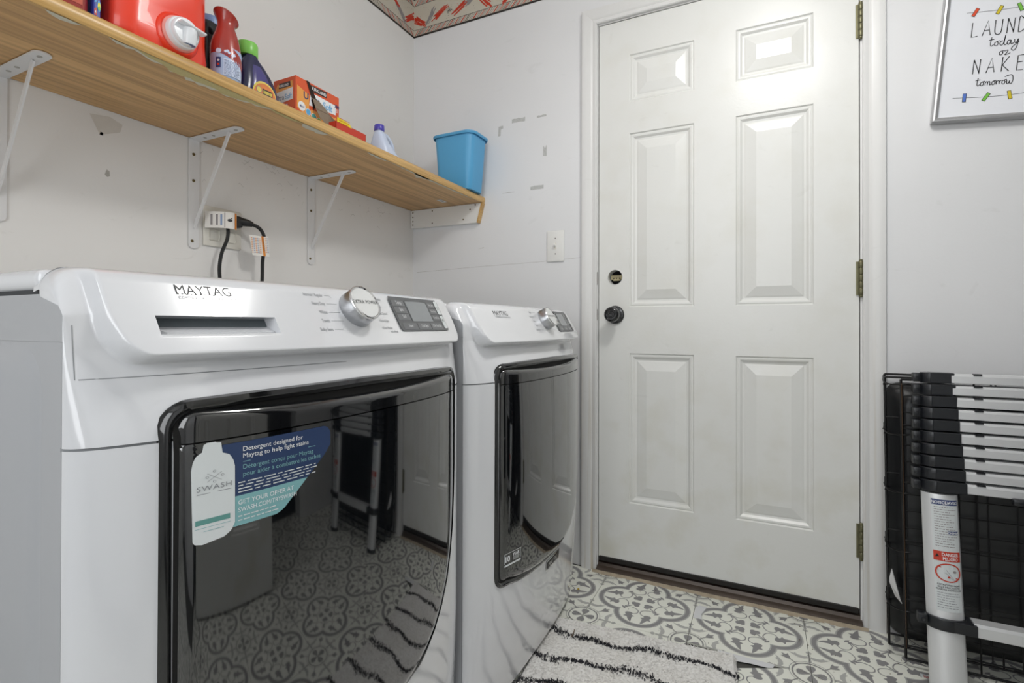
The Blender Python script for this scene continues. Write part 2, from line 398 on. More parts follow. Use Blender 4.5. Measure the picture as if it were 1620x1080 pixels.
# flat print drawn as thin polygons through a mapping function f(a, b) -> 3D point
class Print:
    def __init__(s, f): s.f = f; s.bm = NB(); s.m = []
    def mi(s, name):
        if name not in s.m: s.m.append(name)
        return s.m.index(name)
    def poly(s, pts, m_, lift=0.0):
        vs = [s.bm.verts.new(s.f(p[0], p[1], lift)) for p in pts]
        f = s.bm.faces.new(vs); f.material_index = s.mi(m_)
    def grid(s, a0, b0, a1, b1, m_, lift=0.0, na=1, nb=1):
        V = [[s.bm.verts.new(s.f(a0 + (a1 - a0) * i / na, b0 + (b1 - b0) * j / nb, lift)) for j in range(nb + 1)] for i in range(na + 1)]
        for i in range(na):
            for j in range(nb):
                f = s.bm.faces.new((V[i][j], V[i + 1][j], V[i + 1][j + 1], V[i][j + 1])); f.material_index = s.mi(m_)
    def line(s, pts, w, m_, lift=0.0, sm=0):
        if sm: pts = smooth_line(pts, sm)
        q = ribbon(pts, w); prev = None
        for a, b in q:
            va, vb = s.bm.verts.new(s.f(a[0], a[1], lift)), s.bm.verts.new(s.f(b[0], b[1], lift))
            if prev: f = s.bm.faces.new((prev[0], prev[1], vb, va)); f.material_index = s.mi(m_)
            prev = (va, vb)
    def disc(s, cx, cy, r_, m_, lift=0.0, n=20, ry=None):
        ry = ry or r_
        s.poly([(cx + r_ * math.cos(2 * PI * k / n), cy + ry * math.sin(2 * PI * k / n)) for k in range(n)], m_, lift)
    def text(s, t, x, y, size, m_, lift=0.0, align='LEFT', sx=1.0, shear=0.0, rot=0.0, bold=0.0, spacing=1.0):
        vs, fs = text_geo(t, bold, spacing)
        if not vs: return
        w = max(p[0] for p in vs) - min(p[0] for p in vs); x0 = min(p[0] for p in vs)
        off = {'LEFT': -x0, 'CENTER': -x0 - w / 2, 'RIGHT': -x0 - w}[align]
        c, sn = math.cos(rot), math.sin(rot); L_ = []
        for (a, b) in vs:
            a2 = (a + off + shear * b) * size * sx; b2 = b * size
            L_.append(s.bm.verts.new(s.f(x + a2 * c - b2 * sn, y + a2 * sn + b2 * c, lift)))
        k = s.mi(m_)
        for f in fs:
            try: g = s.bm.faces.new([L_[i] for i in f]); g.material_index = k
            except ValueError: pass
    def textlines(s, x, y, w, n, dy, h, m_, lift=0.0, jag=0.25, slope=0.0):
        """rows of illegible fine print as small dashes"""
        for i in range(n):
            xx = x; end = x + w * (1 - random.random() * jag)
            while xx < end:
                l = random.uniform(0.05, 0.16) * w; l = min(l, end - xx)
                yy = y - i * dy + slope * (xx - x)
                s.poly([(xx, yy), (xx + l, yy + slope * l), (xx + l, yy + h + slope * l), (xx, yy + h)], m_, lift)
                xx += l + 0.03 * w
    def done(s, name, parent=None, **k):
        return obj(name, s.bm, s.m, parent, recalc=False, **k)
_tg = {}
def text_geo(t, bold=0.0, spacing=1.0):
    key = (t, bold, spacing)
    if key in _tg: return _tg[key]
    cu = bpy.data.curves.new('t', 'FONT'); cu.body = t; cu.size = 1.0; cu.resolution_u = 3; cu.offset = bold; cu.space_character = spacing
    ob = bpy.data.objects.new('t', cu); COL.objects.link(ob)
    dg = bpy.context.evaluated_depsgraph_get(); me = bpy.data.meshes.new_from_object(ob.evaluated_get(dg))
    vs = [(p.co.x, p.co.y) for p in me.vertices]; fs = [tuple(p.vertices) for p in me.polygons]
    bpy.data.objects.remove(ob); bpy.data.curves.remove(cu); bpy.data.meshes.remove(me)
    _tg[key] = (vs, fs); return _tg[key]
def sstep(t): t = max(0.0, min(1.0, t)); return t * t * (3 - 2 * t)
def lerp_tab(tab, z):
    if z <= tab[0][0]: return tab[0][1]
    for (a, b), (c, d) in zip(tab, tab[1:]):
        if z <= c: return b + (d - b) * (z - a) / (c - a)
    return tab[-1][1]
#@@ROOM
# ================================================================== ROOM SHELL
H_CEIL = 2.40
XR, YB = 2.62, -3.2
def simple(name, boxes, m_, **k):
    bm = NB()
    for b in boxes: box(bm, *b)
    return struct(obj(name, bm, m_, **k))
wl = simple('wall_left', [(-0.1, YB, 0, 0, 0.0, H_CEIL)], 'paint_wall_dirty')
DX0, DX1, DZ0, DZ1 = 0.852, 1.665, 0.049, 2.026
OX0, OX1, OZ1 = 0.847, 1.672, 2.032
wb = simple('wall_back', [(-0.1, 0, 0, OX0, 0.12, H_CEIL), (OX1, 0, 0, XR + 0.1, 0.12, H_CEIL), (OX0, 0, OZ1, OX1, 0.12, H_CEIL)], 'paint_wall')
simple('wall_right', [(XR, -.42, 0, XR + 0.1, 0, H_CEIL), (XR, -1.92, 2.05, XR + 0.1, -.42, H_CEIL), (2.10, -1.96, 0, XR + 0.1, -1.92, H_CEIL), (2.10, YB, 0, 2.17, -1.96, H_CEIL)], 'paint_wall')
mat('hall_painted_dark', '#2b2a2a', .8)  # unseen side room, its lack of light put into the wall colour
simple('wall_hall', [(3.9, -2.6, 0, 4.0, .1, 2.5), (XR + .1, .02, 0, 3.9, .12, 2.5), (XR + .1, -2.6, 0, 3.9, -2.5, 2.5), (XR + .1, -2.5, 2.3, 3.9, .02, 2.5), (XR + .1, -2.5, -.06, 3.9, .02, -.004)], 'hall_painted_dark')
simple('wall_front', [(-0.1, YB - 0.1, 0, 2.17, YB, H_CEIL)], 'paint_wall')
simple('ceiling', [(-0.1, YB - 0.1, H_CEIL, XR + 0.1, 0.12, H_CEIL + 0.08)], 'paint_ceiling')
floor = simple('floor', [(-0.1, YB - 0.1, -0.08, XR + 0.1, 0.12, -0.004)], 'subfloor')
simple('wall_dark_sheet', [(OX0 - .1, 0.30, 0, OX1 + .1, 0.34, 2.2)], 'void_dark')  # added sheet behind the door, darkness put into its colour

# --- patterned floor tiles
TS = 0.31
def quatrefoil(a, R, n=72):
    out = []
    for i in range(n):
        th = 2 * PI * i / n; best = 0
        for k in range(4):
            d = th - k * PI / 2; s_ = R * R - (a * math.sin(d)) ** 2
            if s_ > 0: best = max(best, a * math.cos(d) + math.sqrt(s_))
        out.append((best * math.cos(th), best * math.sin(th)))
    return out
def tile_mesh(cut=None):
    h = TS / 2 - 0.0007
    P = Print(lambda a, b, l: Vector((a, b, l)))
    P.mi('tile_cream')
    vs = box(P.bm, -h, -h, -0.004, h, h, 0.0)
    z = 0.00012
    a = 0.069
    P.poly(quatrefoil(a, 0.0785), 'tile_mid', z)
    P.poly(quatrefoil(a, 0.0745), 'tile_dark', 2 * z)
    P.poly(quatrefoil(a, 0.0635), 'tile_mid', 3 * z)
    P.poly(quatrefoil(a, 0.0600), 'tile_cream', 4 * z)
    leaf = [(.072, .026), (.077, .017), (.086, .019), (.092, .009), (.099, .016), (.127, .014), (.112, .026), (.101, .031), (.100, .043), (.091, .036), (.080, .041), (.073, .035)]
    leaf = [(p[0], p[1]) for p in smooth_line(leaf + [leaf[0]], 2)[:-1]]
    stem = [(.080, .018), (.073, .007), (.062, .0035), (.051, .008), (.044, .020), (.042, .033), (.050, .044)]
    for k in range(4):
        c, s_ = round(math.cos(k * PI / 2)), round(math.sin(k * PI / 2))
        rot = lambda p: (p[0] * c - p[1] * s_, p[0] * s_ + p[1] * c)
        for mr in (1, -1):
            P.poly([rot((x, y * mr)) for x, y in leaf], 'tile_dark', 5 * z)
            P.line([rot((x, y * mr)) for x, y in stem], 0.0032, 'tile_dark', 5 * z, sm=4)
        # diagonal: notch leaf, stalk and trefoil
        P.poly([rot(p) for p in [(.040, .046), (.047, .050), (.044, .060), (.054, .056), (.060, .044), (.050, .047), (.046, .040)]], 'tile_dark', 6 * z)
        P.line([rot(p) for p in [(.048, .048), (.026, .026)]], 0.0040, 'tile_dark', 5 * z)
        for q in ((.016, .026), (.026, .016), (.0155, .0155)):
            qq = rot(q); P.disc(qq[0], qq[1], .0088, 'tile_dark', (6 + (q[0] < .0156) + 2 * (q[0] > .02)) * z, 14)
    # corner motifs (a quarter on each corner)
    for k in range(4):
        c, s_ = round(math.cos(k * PI / 2)), round(math.sin(k * PI / 2))
        def rot(p, c=c, s_=s_):
            x, y = h - p[0], h - p[1]; return (x * c - y * s_, x * s_ + y * c)
        P.line([rot(p) for p in arc(0, 0, .0435, 0, 90, 12)], .0042, 'tile_dark', 5 * z)
        P.line([rot((p[0], p[1])) for p in arc(0, 0, .051, 0, 90, 12)], .0020, 'tile_mid', 4 * z)
        for (ax, ay) in ((1, 0), (0, 1)):
            pts = [(0, 0), (.010, .004), (.020, .010), (.029, .011), (.034, .005), (.034, 0)]
            P.poly([rot((p[0], p[1])) if ax else rot((p[1], p[0])) for p in pts], 'tile_dark', (6 + ay) * z)
            for pts, mm in (([(.050, 0), (.050, .004), (.075, .0025), (.086, .0035), (.089, 0)], 'tile_mid'),
                            ([(.070, .002), (.064, .012), (.065, .026), (.074, .040), (.083, .050), (.079, .036), (.084, .034), (.077, .026), (.076, .014), (.078, .004)], 'tile_mid'),
                            ([(.090, 0), (.090, .004), (.097, .007), (.104, .0)], 'tile_mid')):
                P.poly([rot((p[0], p[1])) if ax else rot((p[1], p[0])) for p in pts], mm, (3 + ay) * z)
        P.line([rot(p) for p in [(.031, .031), (.050, .050)]], .0028, 'tile_dark', 5 * z)
        d = lambda t, w: ((t + w) * .7071, (t - w) * .7071)
        P.poly([rot(d(*q)) for q in [(.066, .002), (.074, .007), (.086, .012), (.084, .005), (.095, 0), (.084, -.005), (.086, -.012), (.074, -.007), (.066, -.002)]], 'tile_dark', 6 * z)
    if cut:
        for (p, n_) in cut:
            g = bmesh.ops.bisect_plane(P.bm, geom=P.bm.verts[:] + P.bm.edges[:] + P.bm.faces[:], plane_co=p, plane_no=n_, clear_outer=True)
    me = bpy.data.meshes.new('tile'); P.bm.to_mesh(me); P.bm.free()
    for mm in P.m: me.materials.append(MATS[mm])
    return me
tm = tile_mesh(); X0T, Y0T = 0.895 - 3 * TS, -0.006
nx = int((XR - X0T) / TS) + 1
torn = tile_mesh(cut=[((0.055, .133, 0), (-0.49, 1, 0))])
first = True
for j in range(11):
    for i in range(nx):
        cx, cy = X0T + (i + .5) * TS, Y0T - (j + .5) * TS
        if cx + TS / 2 > 2.12 and cy < -1.85: continue
        isT = (i == 4 and j == 1)
        o = bpy.data.objects.new('tile', torn if isT else tm); COL.objects.link(o); o.parent = floor
        o.location = (cx, cy, random.uniform(-0.0003, 0.0003)); o.rotation_euler[2] = random.uniform(-.0015, .0015)
        if isT: o['label'] = 'torn tile with a missing corner'
# white scraps where the print has peeled
for nm, pts in (('peeled_patch', [(1.2065, -.115), (1.217, -.098), (1.240, -.098), (1.236, -.12), (1.228, -.150), (1.232, -.178), (1.2075, -.180)]),
                ('peeled_patch', [(1.290, -.3165), (1.36, -.3165), (1.43, -.3175), (1.425, -.333), (1.412, -.3385), (1.37, -.340), (1.33, -.3465), (1.290, -.352)])):
    bm = NB(); prism(bm, [(x, y, 0.0004) for x, y in pts], (0, 0, 0.0007)); obj(nm, bm, 'tile_white', floor)
# ================================================================== DOOR, CASING, THRESHOLD
door = bpy.data.objects.new('door_1', None); COL.objects.link(door); door['kind'] = 'structure'; door.location = (1.2625, 0.02, 0)
def door_leaf(name, parent, X0, X1, Z0, Z1, panels, yf=0.0, thick=0.042, holes=(), mtl='paint_door', xf=None):
    """slab in the XZ plane whose front is at y = yf; panels are moulded with real relief"""
    P = NB()
    prof = [(0, 0), (.0035, .0045), (.008, .0028), (.013, .0035), (.020, .0095), (.026, .0105), (.031, .0085), (.062, .0015)]  # (inset, depth)
    # front face as a planar polygon with panel openings: triangle_fill of edges
    def loop(pts, y): 
        vs = [P.verts.new((x, y, z)) for x, z in pts]; es = [P.edges.new((vs[i], vs[(i + 1) % len(vs)])) for i in range(len(vs))]; return vs, es
    allE = []
    outer, e = loop([(X0, Z0), (X1, Z0), (X1, Z1), (X0, Z1)], yf); allE += e
    pl = []
    for (a, b, c, d) in panels:
        vs, e = loop([(a, b), (c, b), (c, d), (a, d)], yf); allE += e; pl.append(vs)
    hl = []
    for (hx, hz, hr) in holes:
        vs, e = loop([(hx + hr * math.cos(2 * PI * k / 32), hz + hr * math.sin(2 * PI * k / 32)) for k in range(32)], yf); allE += e; hl.append(vs)
    bmesh.ops.triangle_fill(P, edges=allE, use_beauty=True)
    bad = []
    for f in P.faces:
        c = f.calc_center_median()
        if any(a < c.x < cc and b < c.z < d for (a, b, cc, d) in panels) or any((c.x - hx) ** 2 + (c.z - hz) ** 2 < (hr * .9) ** 2 for hx, hz, hr in holes): bad.append(f)
    bmesh.ops.delete(P, geom=bad, context='FACES_ONLY')
    for vs, (a, b, c, d) in zip(pl, panels):
        prev = vs
        for (ins, dep) in prof[1:]:
            cur = [P.verts.new(q) for q in ((a + ins, yf + dep, b + ins), (c - ins, yf + dep, b + ins), (c - ins, yf + dep, d - ins), (a + ins, yf + dep, d - ins))]
            for k in range(4): P.faces.new((prev[k], prev[(k + 1) % 4], cur[(k + 1) % 4], cur[k]))
            prev = cur
        P.faces.new(prev)
    back = [P.verts.new(q) for q in ((X0, yf + thick, Z0), (X1, yf + thick, Z0), (X1, yf + thick, Z1), (X0, yf + thick, Z1))]
    for k in range(4): P.faces.new((outer[k], outer[(k + 1) % 4], back[(k + 1) % 4], back[k]))
    if not hl: P.faces.new(back)
    for vs in hl:
        bk = [P.verts.new(v_.co + Vector((0, thick, 0))) for v_ in vs]
        for k in range(32): P.faces.new((vs[k], vs[(k + 1) % 32], bk[(k + 1) % 32], bk[k]))
    if xf is not None: bmesh.ops.transform(P, matrix=xf, verts=P.verts)
    return obj(name, P, mtl, parent)
PAN = [(x0, z0, x1, z1) for (x0, x1) in ((0.965, 1.189), (1.321, 1.546)) for (z0, z1) in ((0.262, 0.807), (0.975, 1.608), (1.723, 1.896))]
slab = door_leaf('door_slab', door, DX0, DX1, DZ0, DZ1, PAN, yf=0.002, holes=[(0.913, 1.086, 0.0265)])
# latch plate visible inside the empty deadbolt bore
bm = NB(); box(bm, 0.890, 0.026, 1.078, 0.937, 0.030, 1.096, .002, 1)
box(bm, 0.900, 0.022, 1.074, 0.926, 0.027, 1.088, .001, 1)
obj('latch_plate', bm, 'lock_brass', slab)
bm = NB()
for x in (.903, .913, .925): lathe(bm, [(.0022, 0), (.0022, .002)], 10, (x, .0205, 1.083), (0, 1, 0))
obj('latch_screw', bm, 'void_dark', slab)
bm = NB(); lathe(bm, [(.0275, 0), (.0278, .0008), (.0265, .0010)], 32, (0.913, 0.0018, 1.086), (0, -1, 0), capb=False, capt=False); obj('bore_lip', bm, 'tape_residue', slab)
# knob
kn = (0.914, 0.002, 0.947)
bm = NB(); lathe(bm, [(.0335, 0), (.0335, .004), (.030, .0085), (.020, .011), (.0155, .013), (.0135, .026), (.0135, .034)], 40, kn, (0, -1, 0))
kb = obj('door_knob', bm, 'knob_black', slab, smooth=True)
bm = NB(); lathe(bm, [(.0135, .030), (.020, .033), (.0262, .040), (.0278, .048), (.0268, .057), (.0225, .0625), (.0195, .0635), (.0185, .0615), (.0125, .0615), (.0115, .0640), (.002, .0645)], 40, kn, (0, -1, 0))
obj('knob_head', bm, 'knob_black', kb, smooth=True)
bm = NB(); lathe(bm, [(.0075, .0642), (.0075, .0655), (.006, .0662)], 24, kn, (0, -1, 0)); box(bm, kn[0] - .0012, -.0665, kn[2] - .005, kn[0] + .0012, -.0635, kn[2] + .005); obj('thumb_turn', bm, 'door_rim', kb)
# door sweep and strike recesses on the latch edge
bm = NB(); box(bm, DX0 + .002, -0.002, 0.034, DX1 - .002, 0.030, 0.052, .002, 1); obj('door_sweep', bm, 'rubber_dark', slab)
for z0, z1 in ((0.928, 0.968), (1.060, 1.108)):
    bm = NB(); prism(bm, [(0.8445 - .006 * math.sin(PI * t / 8), -0.0012, z0 + (z1 - z0) * t / 8) for t in range(9)] + [(0.8475, -.0012, z1), (0.8475, -.0012, z0)], (0, .003, 0))
    obj('strike_recess', bm, 'bronze_dark', door)
for k, (x, z) in enumerate(((.8435, .940), (.8435, .957))):
    bm = NB(); lathe(bm, [(.0028, 0), (.002, .002)], 8, (x, -.0012, z), (0, -1, 0)); obj('strike_screw', bm, 'lock_brass', door)
# hinges
for hz in (1.835, 1.052, 0.256):
    hx = 1.6688
    bm = NB()
    for k in range(5): lathe(bm, [(.0062, k * .0204 + .0006), (.0068, k * .0204 + .0016), (.0068, k * .0204 + .019), (.0062, k * .0204 + .0200)], 14, (hx, -0.006, hz - .051))
    box(bm, hx - .012, -.0015, hz - .051, hx - .002, .002, hz + .051); box(bm, hx + .002, -.003, hz - .051, hx + .009, .002, hz + .051)
    h_ = obj('hinge', bm, 'hinge_brass', door, smooth=True)
    bm = NB(); lathe(bm, [(.0025, -.007), (.0055, -.004), (.0055, 0)], 12, (hx, -.006, hz - .051)); lathe(bm, [(.0058, 0), (.0058, .003), (.003, .006)], 12, (hx, -.006, hz + .051)); obj('hinge_pin', bm, 'hinge_brass', h_, smooth=True)
# jamb, stop, casing
bm = NB()
box(bm, OX0 - .004, 0.0005, 0, DX0 - .003, .118, OZ1); box(bm, DX1 + .003, 0.0005, 0, OX1 + .004, .118, OZ1); box(bm, OX0 - .004, 0.0005, DZ1 + .003, OX1 + .004, .118, OZ1 + .004)
box(bm, DX0 - .004, .048, 0, DX0 + .008, .118, OZ1); box(bm, DX1 - .008, .048, 0, DX1 + .004, .118, OZ1); box(bm, OX0, .048, DZ1 - .008, OX1, .118, OZ1)
obj('door_jamb', bm, 'paint_trim', door)
CP = [(0, 0), (0, .010), (.003, .013), (.010, .0125), (.016, .0105), (.020, .0135), (.026, .0155), (.040, .0165), (.050, .0175), (.056, .0165), (.058, .0125), (.058, 0)]   # (distance from opening, thickness)
def casing(name, pathfn, m_):
    bm = NB(); rings = []
    for t in (0, 1): rings.append([bm.verts.new(pathfn(t, d, th)) for d, th in CP])
    n = len(CP)
    for k in range(n): bm.faces.new((rings[0][k], rings[0][(k + 1) % n], rings[1][(k + 1) % n], rings[1][k]))
    bm.faces.new(rings[0][::-1]); bm.faces.new(rings[1])
    return obj(name, bm, m_, door, smooth=True, angle=0.35)
I0, I1, IZ = OX0 - .001, OX1 + .001, OZ1 + .001
casing('casing_side', lambda t, d, th: (I0 - d, -th, 0 if t == 0 else IZ + d), 'paint_trim')
casing('casing_side', lambda t, d, th: (I1 + d, -th, 0 if t == 0 else IZ + d), 'paint_trim')
casing('casing_head', lambda t, d, th: (I0 - d if t == 0 else I1 + d, -th, IZ + d), 'paint_trim')
# threshold
bm = NB()
prism(bm, [(OX0, -.022, 0), (OX0, -.022, .004), (OX0, -.012, .010), (OX0, .000, .016), (OX0, .004, .026), (OX0, .03, .030), (OX0, .11, .030), (OX0, .11, 0)], (OX1 - OX0, 0, 0))
th_ = obj('threshold', bm, 'bronze_dark', door)
bm = NB(); n = 60; pts0 = []; 
for k in range(n + 1):
    x = OX0 - .012 + (OX1 - OX0 + .024) * k / n; pts0.append((x, -.024 - random.uniform(.003, .011)))
for k in range(n):
    (xa, ya), (xb, yb) = pts0[k], pts0[k + 1]
    prism(bm, [(xa, ya, 0), (xa, -.020, 0), (xa, -.020, .007), (xa, ya + .002, .0025)], (xb - xa, 0, 0))
obj('caulk_bead', bm, 'caulk', door)
bm = NB(); box(bm, OX0 - .1, .12, 0, OX1 + .1, .125, .4); 
obj('lower_dark_sheet', bm, 'void_dark', door)  # added dark sheet closing the lower doorway behind the slab
# spots of dirt on tiles
# --- wallpaper border below the ceiling (two runs meeting in the corner)
def border(idx, f, Lb, flip):
    P = Print(f); zb, zt = 2.1905, 2.372
    P.mi('border_cream')
    P.grid(0, zb, Lb, zt, 'border_cream', 0.0006, 24, 1)
    P.grid(0, zb, Lb, zb + .0085, 'border_black', .0009, 24, 1); P.grid(0, zt - .012, Lb, zt, 'border_black', .0009, 24, 1)
    P.grid(0, zb + .0330, Lb, zb + .0350, 'border_black', .0009, 24, 1); P.grid(0, zt - .040, Lb, zt - .038, 'border_black', .0009, 24, 1)
    rnd = random.Random(5 + idx)
    for (za, zc) in ((zb + .0095, zb + .0325), (zt - .0375, zt - .0125)):
        s_ = 0.004; k = 0
        while s_ < Lb - .03:
            c = ('print_red', 'print_grey', 'print_grey')[k % 3] if rnd.random() > .12 else 'border_black'
            w = rnd.uniform(.004, .0075) if c == 'print_red' else rnd.uniform(.003, .006)
            sh = .022
            P.poly([(s_, za), (s_ + w, za), (s_ + w * .8 + sh, zc), (s_ + sh, zc)], c, .0009); s_ += rnd.uniform(.0075, .0125); k += 1
    s_ = .03; k = 0
    while s_ < Lb - .08:
        zc = rnd.uniform(zb + .065, zt - .07); c = ('print_red', 'print_grey', 'print_red', 'ink_dark')[k % 4]
        n = {'print_red': 12, 'print_grey': 8, 'ink_dark': 10}[c]; base = rnd.uniform(.5, 1.0) * (1 if k % 3 else -1)
        for q in range(n):
            if c == 'ink_dark': a = rnd.uniform(0, PI); l = rnd.uniform(.006, .014); w = .0012
            else: a = base + rnd.uniform(-.12, .12); l = rnd.uniform(.022, .045); w = rnd.uniform(.003, .006)
            ox, oz = rnd.uniform(-.009, .009), rnd.uniform(-.009, .009)
            P.line([(s_ + ox - math.cos(a) * l, zc + oz - math.sin(a) * l), (s_ + ox + .004 * base, zc + oz + .002), (s_ + ox + math.cos(a) * l * .9, zc + oz + math.sin(a) * l * .9)], w, c, .0009 + q * .00003, sm=3)
        for q in range(7):
            P.disc(s_ + rnd.uniform(-.045, .045), rnd.uniform(zb + .04, zt - .045), rnd.uniform(.0006, .0016), rnd.choice(['print_red', 'ink_dark', 'print_grey']), .0009, 6)
        s_ += rnd.uniform(.045, .065); k += 1
    return struct(P.done('trim_%d' % idx))
border(1, lambda a, b, l: Vector((l, -a, b)), 1.6, 1)
border(2, lambda a, b, l: Vector((a, -l, b)), 2.6, 1)
# --- marks on the walls
def stains(parent, f, items):
    for nm, pts, m_ in items:
        P = Print(f); P.poly(pts, m_, .0004); P.done(nm, parent)
fb = lambda a, b, l: Vector((a, -l, b)); fl = lambda a, b, l: Vector((l, a, b))
def jagged(x0, z0, x1, z1, rnd, n=6):
    lo = [(x0 + (x1 - x0) * k / n, z0 + rnd.uniform(-1, 1) * .1 * (z1 - z0)) for k in range(n + 1)]
    hi = [(x0 + (x1 - x0) * k / n, z1 + rnd.uniform(-1, 1) * .14 * (z1 - z0)) for k in range(n, -1, -1)]
    return lo + hi
rn = random.Random(3)
stains(wb, fb, [('tape_residue', jagged(.489, 1.727, .548, 1.742, rn), 'tape_residue'), ('tape_residue', jagged(.600, 1.729, .640, 1.737, rn), 'tape_residue'),
    ('tape_residue', [(.426, 1.683), (.437, 1.683), (.439, 1.71), (.449, 1.712), (.449, 1.724), (.428, 1.722)], 'tape_residue'),
    ('tape_residue', jagged(.626, 1.572, .641, 1.610, rn), 'tape_residue'), ('tape_residue', jagged(.572, 1.446, .628, 1.460, rn), 'tape_residue'),
    ('scuff', [(.447, 1.446), (.500, 1.447), (.500, 1.4485), (.447, 1.4475)], 'stain'), ('scuff', [(.33, 1.226), (.36, 1.230), (.36, 1.232)], 'stain')])
P = Print(fb); P.line([(.02, 1.143), (.35, 1.153), (.60, 1.158), (.78, 1.166)], .0010, 'stain', .0004); P.done('drywall_crack', wb)
stains(wl, fl, [('tape_residue', [(-1.226, 1.395), (-1.205, 1.352), (-1.163, 1.372), (-1.158, 1.392), (-1.185, 1.402)], 'tape_film'),
    ('stain', [(-1.206, 1.353), (-1.199, 1.352), (-1.198, 1.359), (-1.204, 1.360)], 'ink_dark'),
    ('stain', [(-1.195, 1.262), (-1.190, 1.257), (-1.184, 1.260), (-1.185, 1.272), (-1.191, 1.275)], 'stain')])
bm = NB()
for k in range(46):
    y = rn.uniform(-1.0, -0.12); z = 1.412 - abs(rn.gauss(0, .05)) - .004; a = rn.uniform(-1, 1); l = rn.uniform(.004, .022)
    P0 = [(y + l * t, z + a * l * t * .6 + .004 * math.sin(t * 5 + k)) for t in (0, .3, .6, 1)]
    for (p, q) in zip(P0, P0[1:]): flat(bm, [(.0005, p[0], p[1]), (.0005, q[0], q[1]), (.0005, q[0], q[1] + .0009), (.0005, p[0], p[1] + .0009)])
o = obj('grime', bm, 'stain', wl); o['kind'] = 'stuff'
# second door of the room: an open white slab standing just outside the frame (seen mirrored in the washer glass)
d2 = bpy.data.objects.new('door_2', None); COL.objects.link(d2); d2['kind'] = 'structure'; d2.location = (2.07, -1.35, 0)
Mx = Matrix(((0, 1, 0, 2.05), (-1, 0, 0, 0), (0, 0, 1, 0), (0, 0, 0, 1)))
door_leaf('door_slab', d2, 0.97, 1.73, .012, 2.03, [(x0, z0, x1, z1) for (x0, x1) in ((1.07, 1.28), (1.41, 1.62)) for (z0, z1) in ((0.25, 0.80), (0.965, 1.60), (1.715, 1.89))], yf=0, thick=.035, xf=Mx)
# ================================================================== SHELF ON THE LEFT WALL
SZ, ST, SD = 1.4147, 1.4417, 0.366
shelf = thing('wall_shelf', 'long oak-look laminate shelf above the two machines, its front edge chipped', 'shelf', (0, -1.1, SZ))
bm = NB(); box(bm, 0.0015, -2.25, SZ, SD - .012, -.0015, ST - .0005); obj('shelf_board', bm, 'wood_laminate', shelf)
bm = NB(); rings = []
prof = [(SD - .012, SZ), (SD - .004, SZ + .0005), (SD - .001, SZ + .005), (SD, SZ + .013), (SD - .001, ST - .006), (SD - .005, ST - .0008), (SD - .012, ST)]
prism(bm, [(x, -2.25, z) for x, z in prof], (0, 2.2485, 0)); obj('edge_band', bm, 'wood_edge', shelf, smooth=True, angle=.9)
# chipped laminate along the lower front edge
def chip(y0, y1, wmax, m_, seed, lift=.0006, x0=SD - .006):
    rr = random.Random(seed); bm = NB(); n = max(6, int((y1 - y0) / .012)); a = []; b = []
    for k in range(n + 1):
        t = k / n; y = y0 + (y1 - y0) * t; w = wmax * math.sin(PI * t) ** .6 * rr.uniform(.55, 1.0) + .0006
        a.append((x0, y)); b.append((x0 - w, y))
    for k in range(n):
        flat(bm, [(a[k][0], a[k][1], SZ - lift), (b[k][0], b[k][1], SZ - lift), (b[k + 1][0], b[k + 1][1], SZ - lift), (a[k + 1][0], a[k + 1][1], SZ - lift)])
    obj('edge_chip', bm, m_, shelf)
chip(-1.325, -1.02, .040, 'chip_white', 3, .0004, SD - .004); chip(-1.315, -1.035, .034, 'particle_board', 4, .0008, SD - .004)
chip(-1.45, -1.40, .014, 'chip_white', 5); chip(-1.36, -1.31, .012, 'chip_white', 15); chip(-.935, -.845, .030, 'chip_white', 6); chip(-.70, -.60, .014, 'chip_white', 7, .0007); chip(-.60, -.08, .0115, 'chip_white', 8, .0006); chip(-.47, -.39, .030, 'chip_white', 9, .0006); chip(-1.03, -.93, .012, 'particle_board', 10)
P = Print(lambda a, b, l: Vector((a, b, SZ - l))); P.poly([(.215, -.135), (.237, -.135), (.237, -.090), (.215, -.090)], 'print_white', .0006); P.poly([(.222, -.124), (.231, -.124), (.231, -.100), (.222, -.100)], 'print_grey', .0009); P.done('price_sticker', shelf)
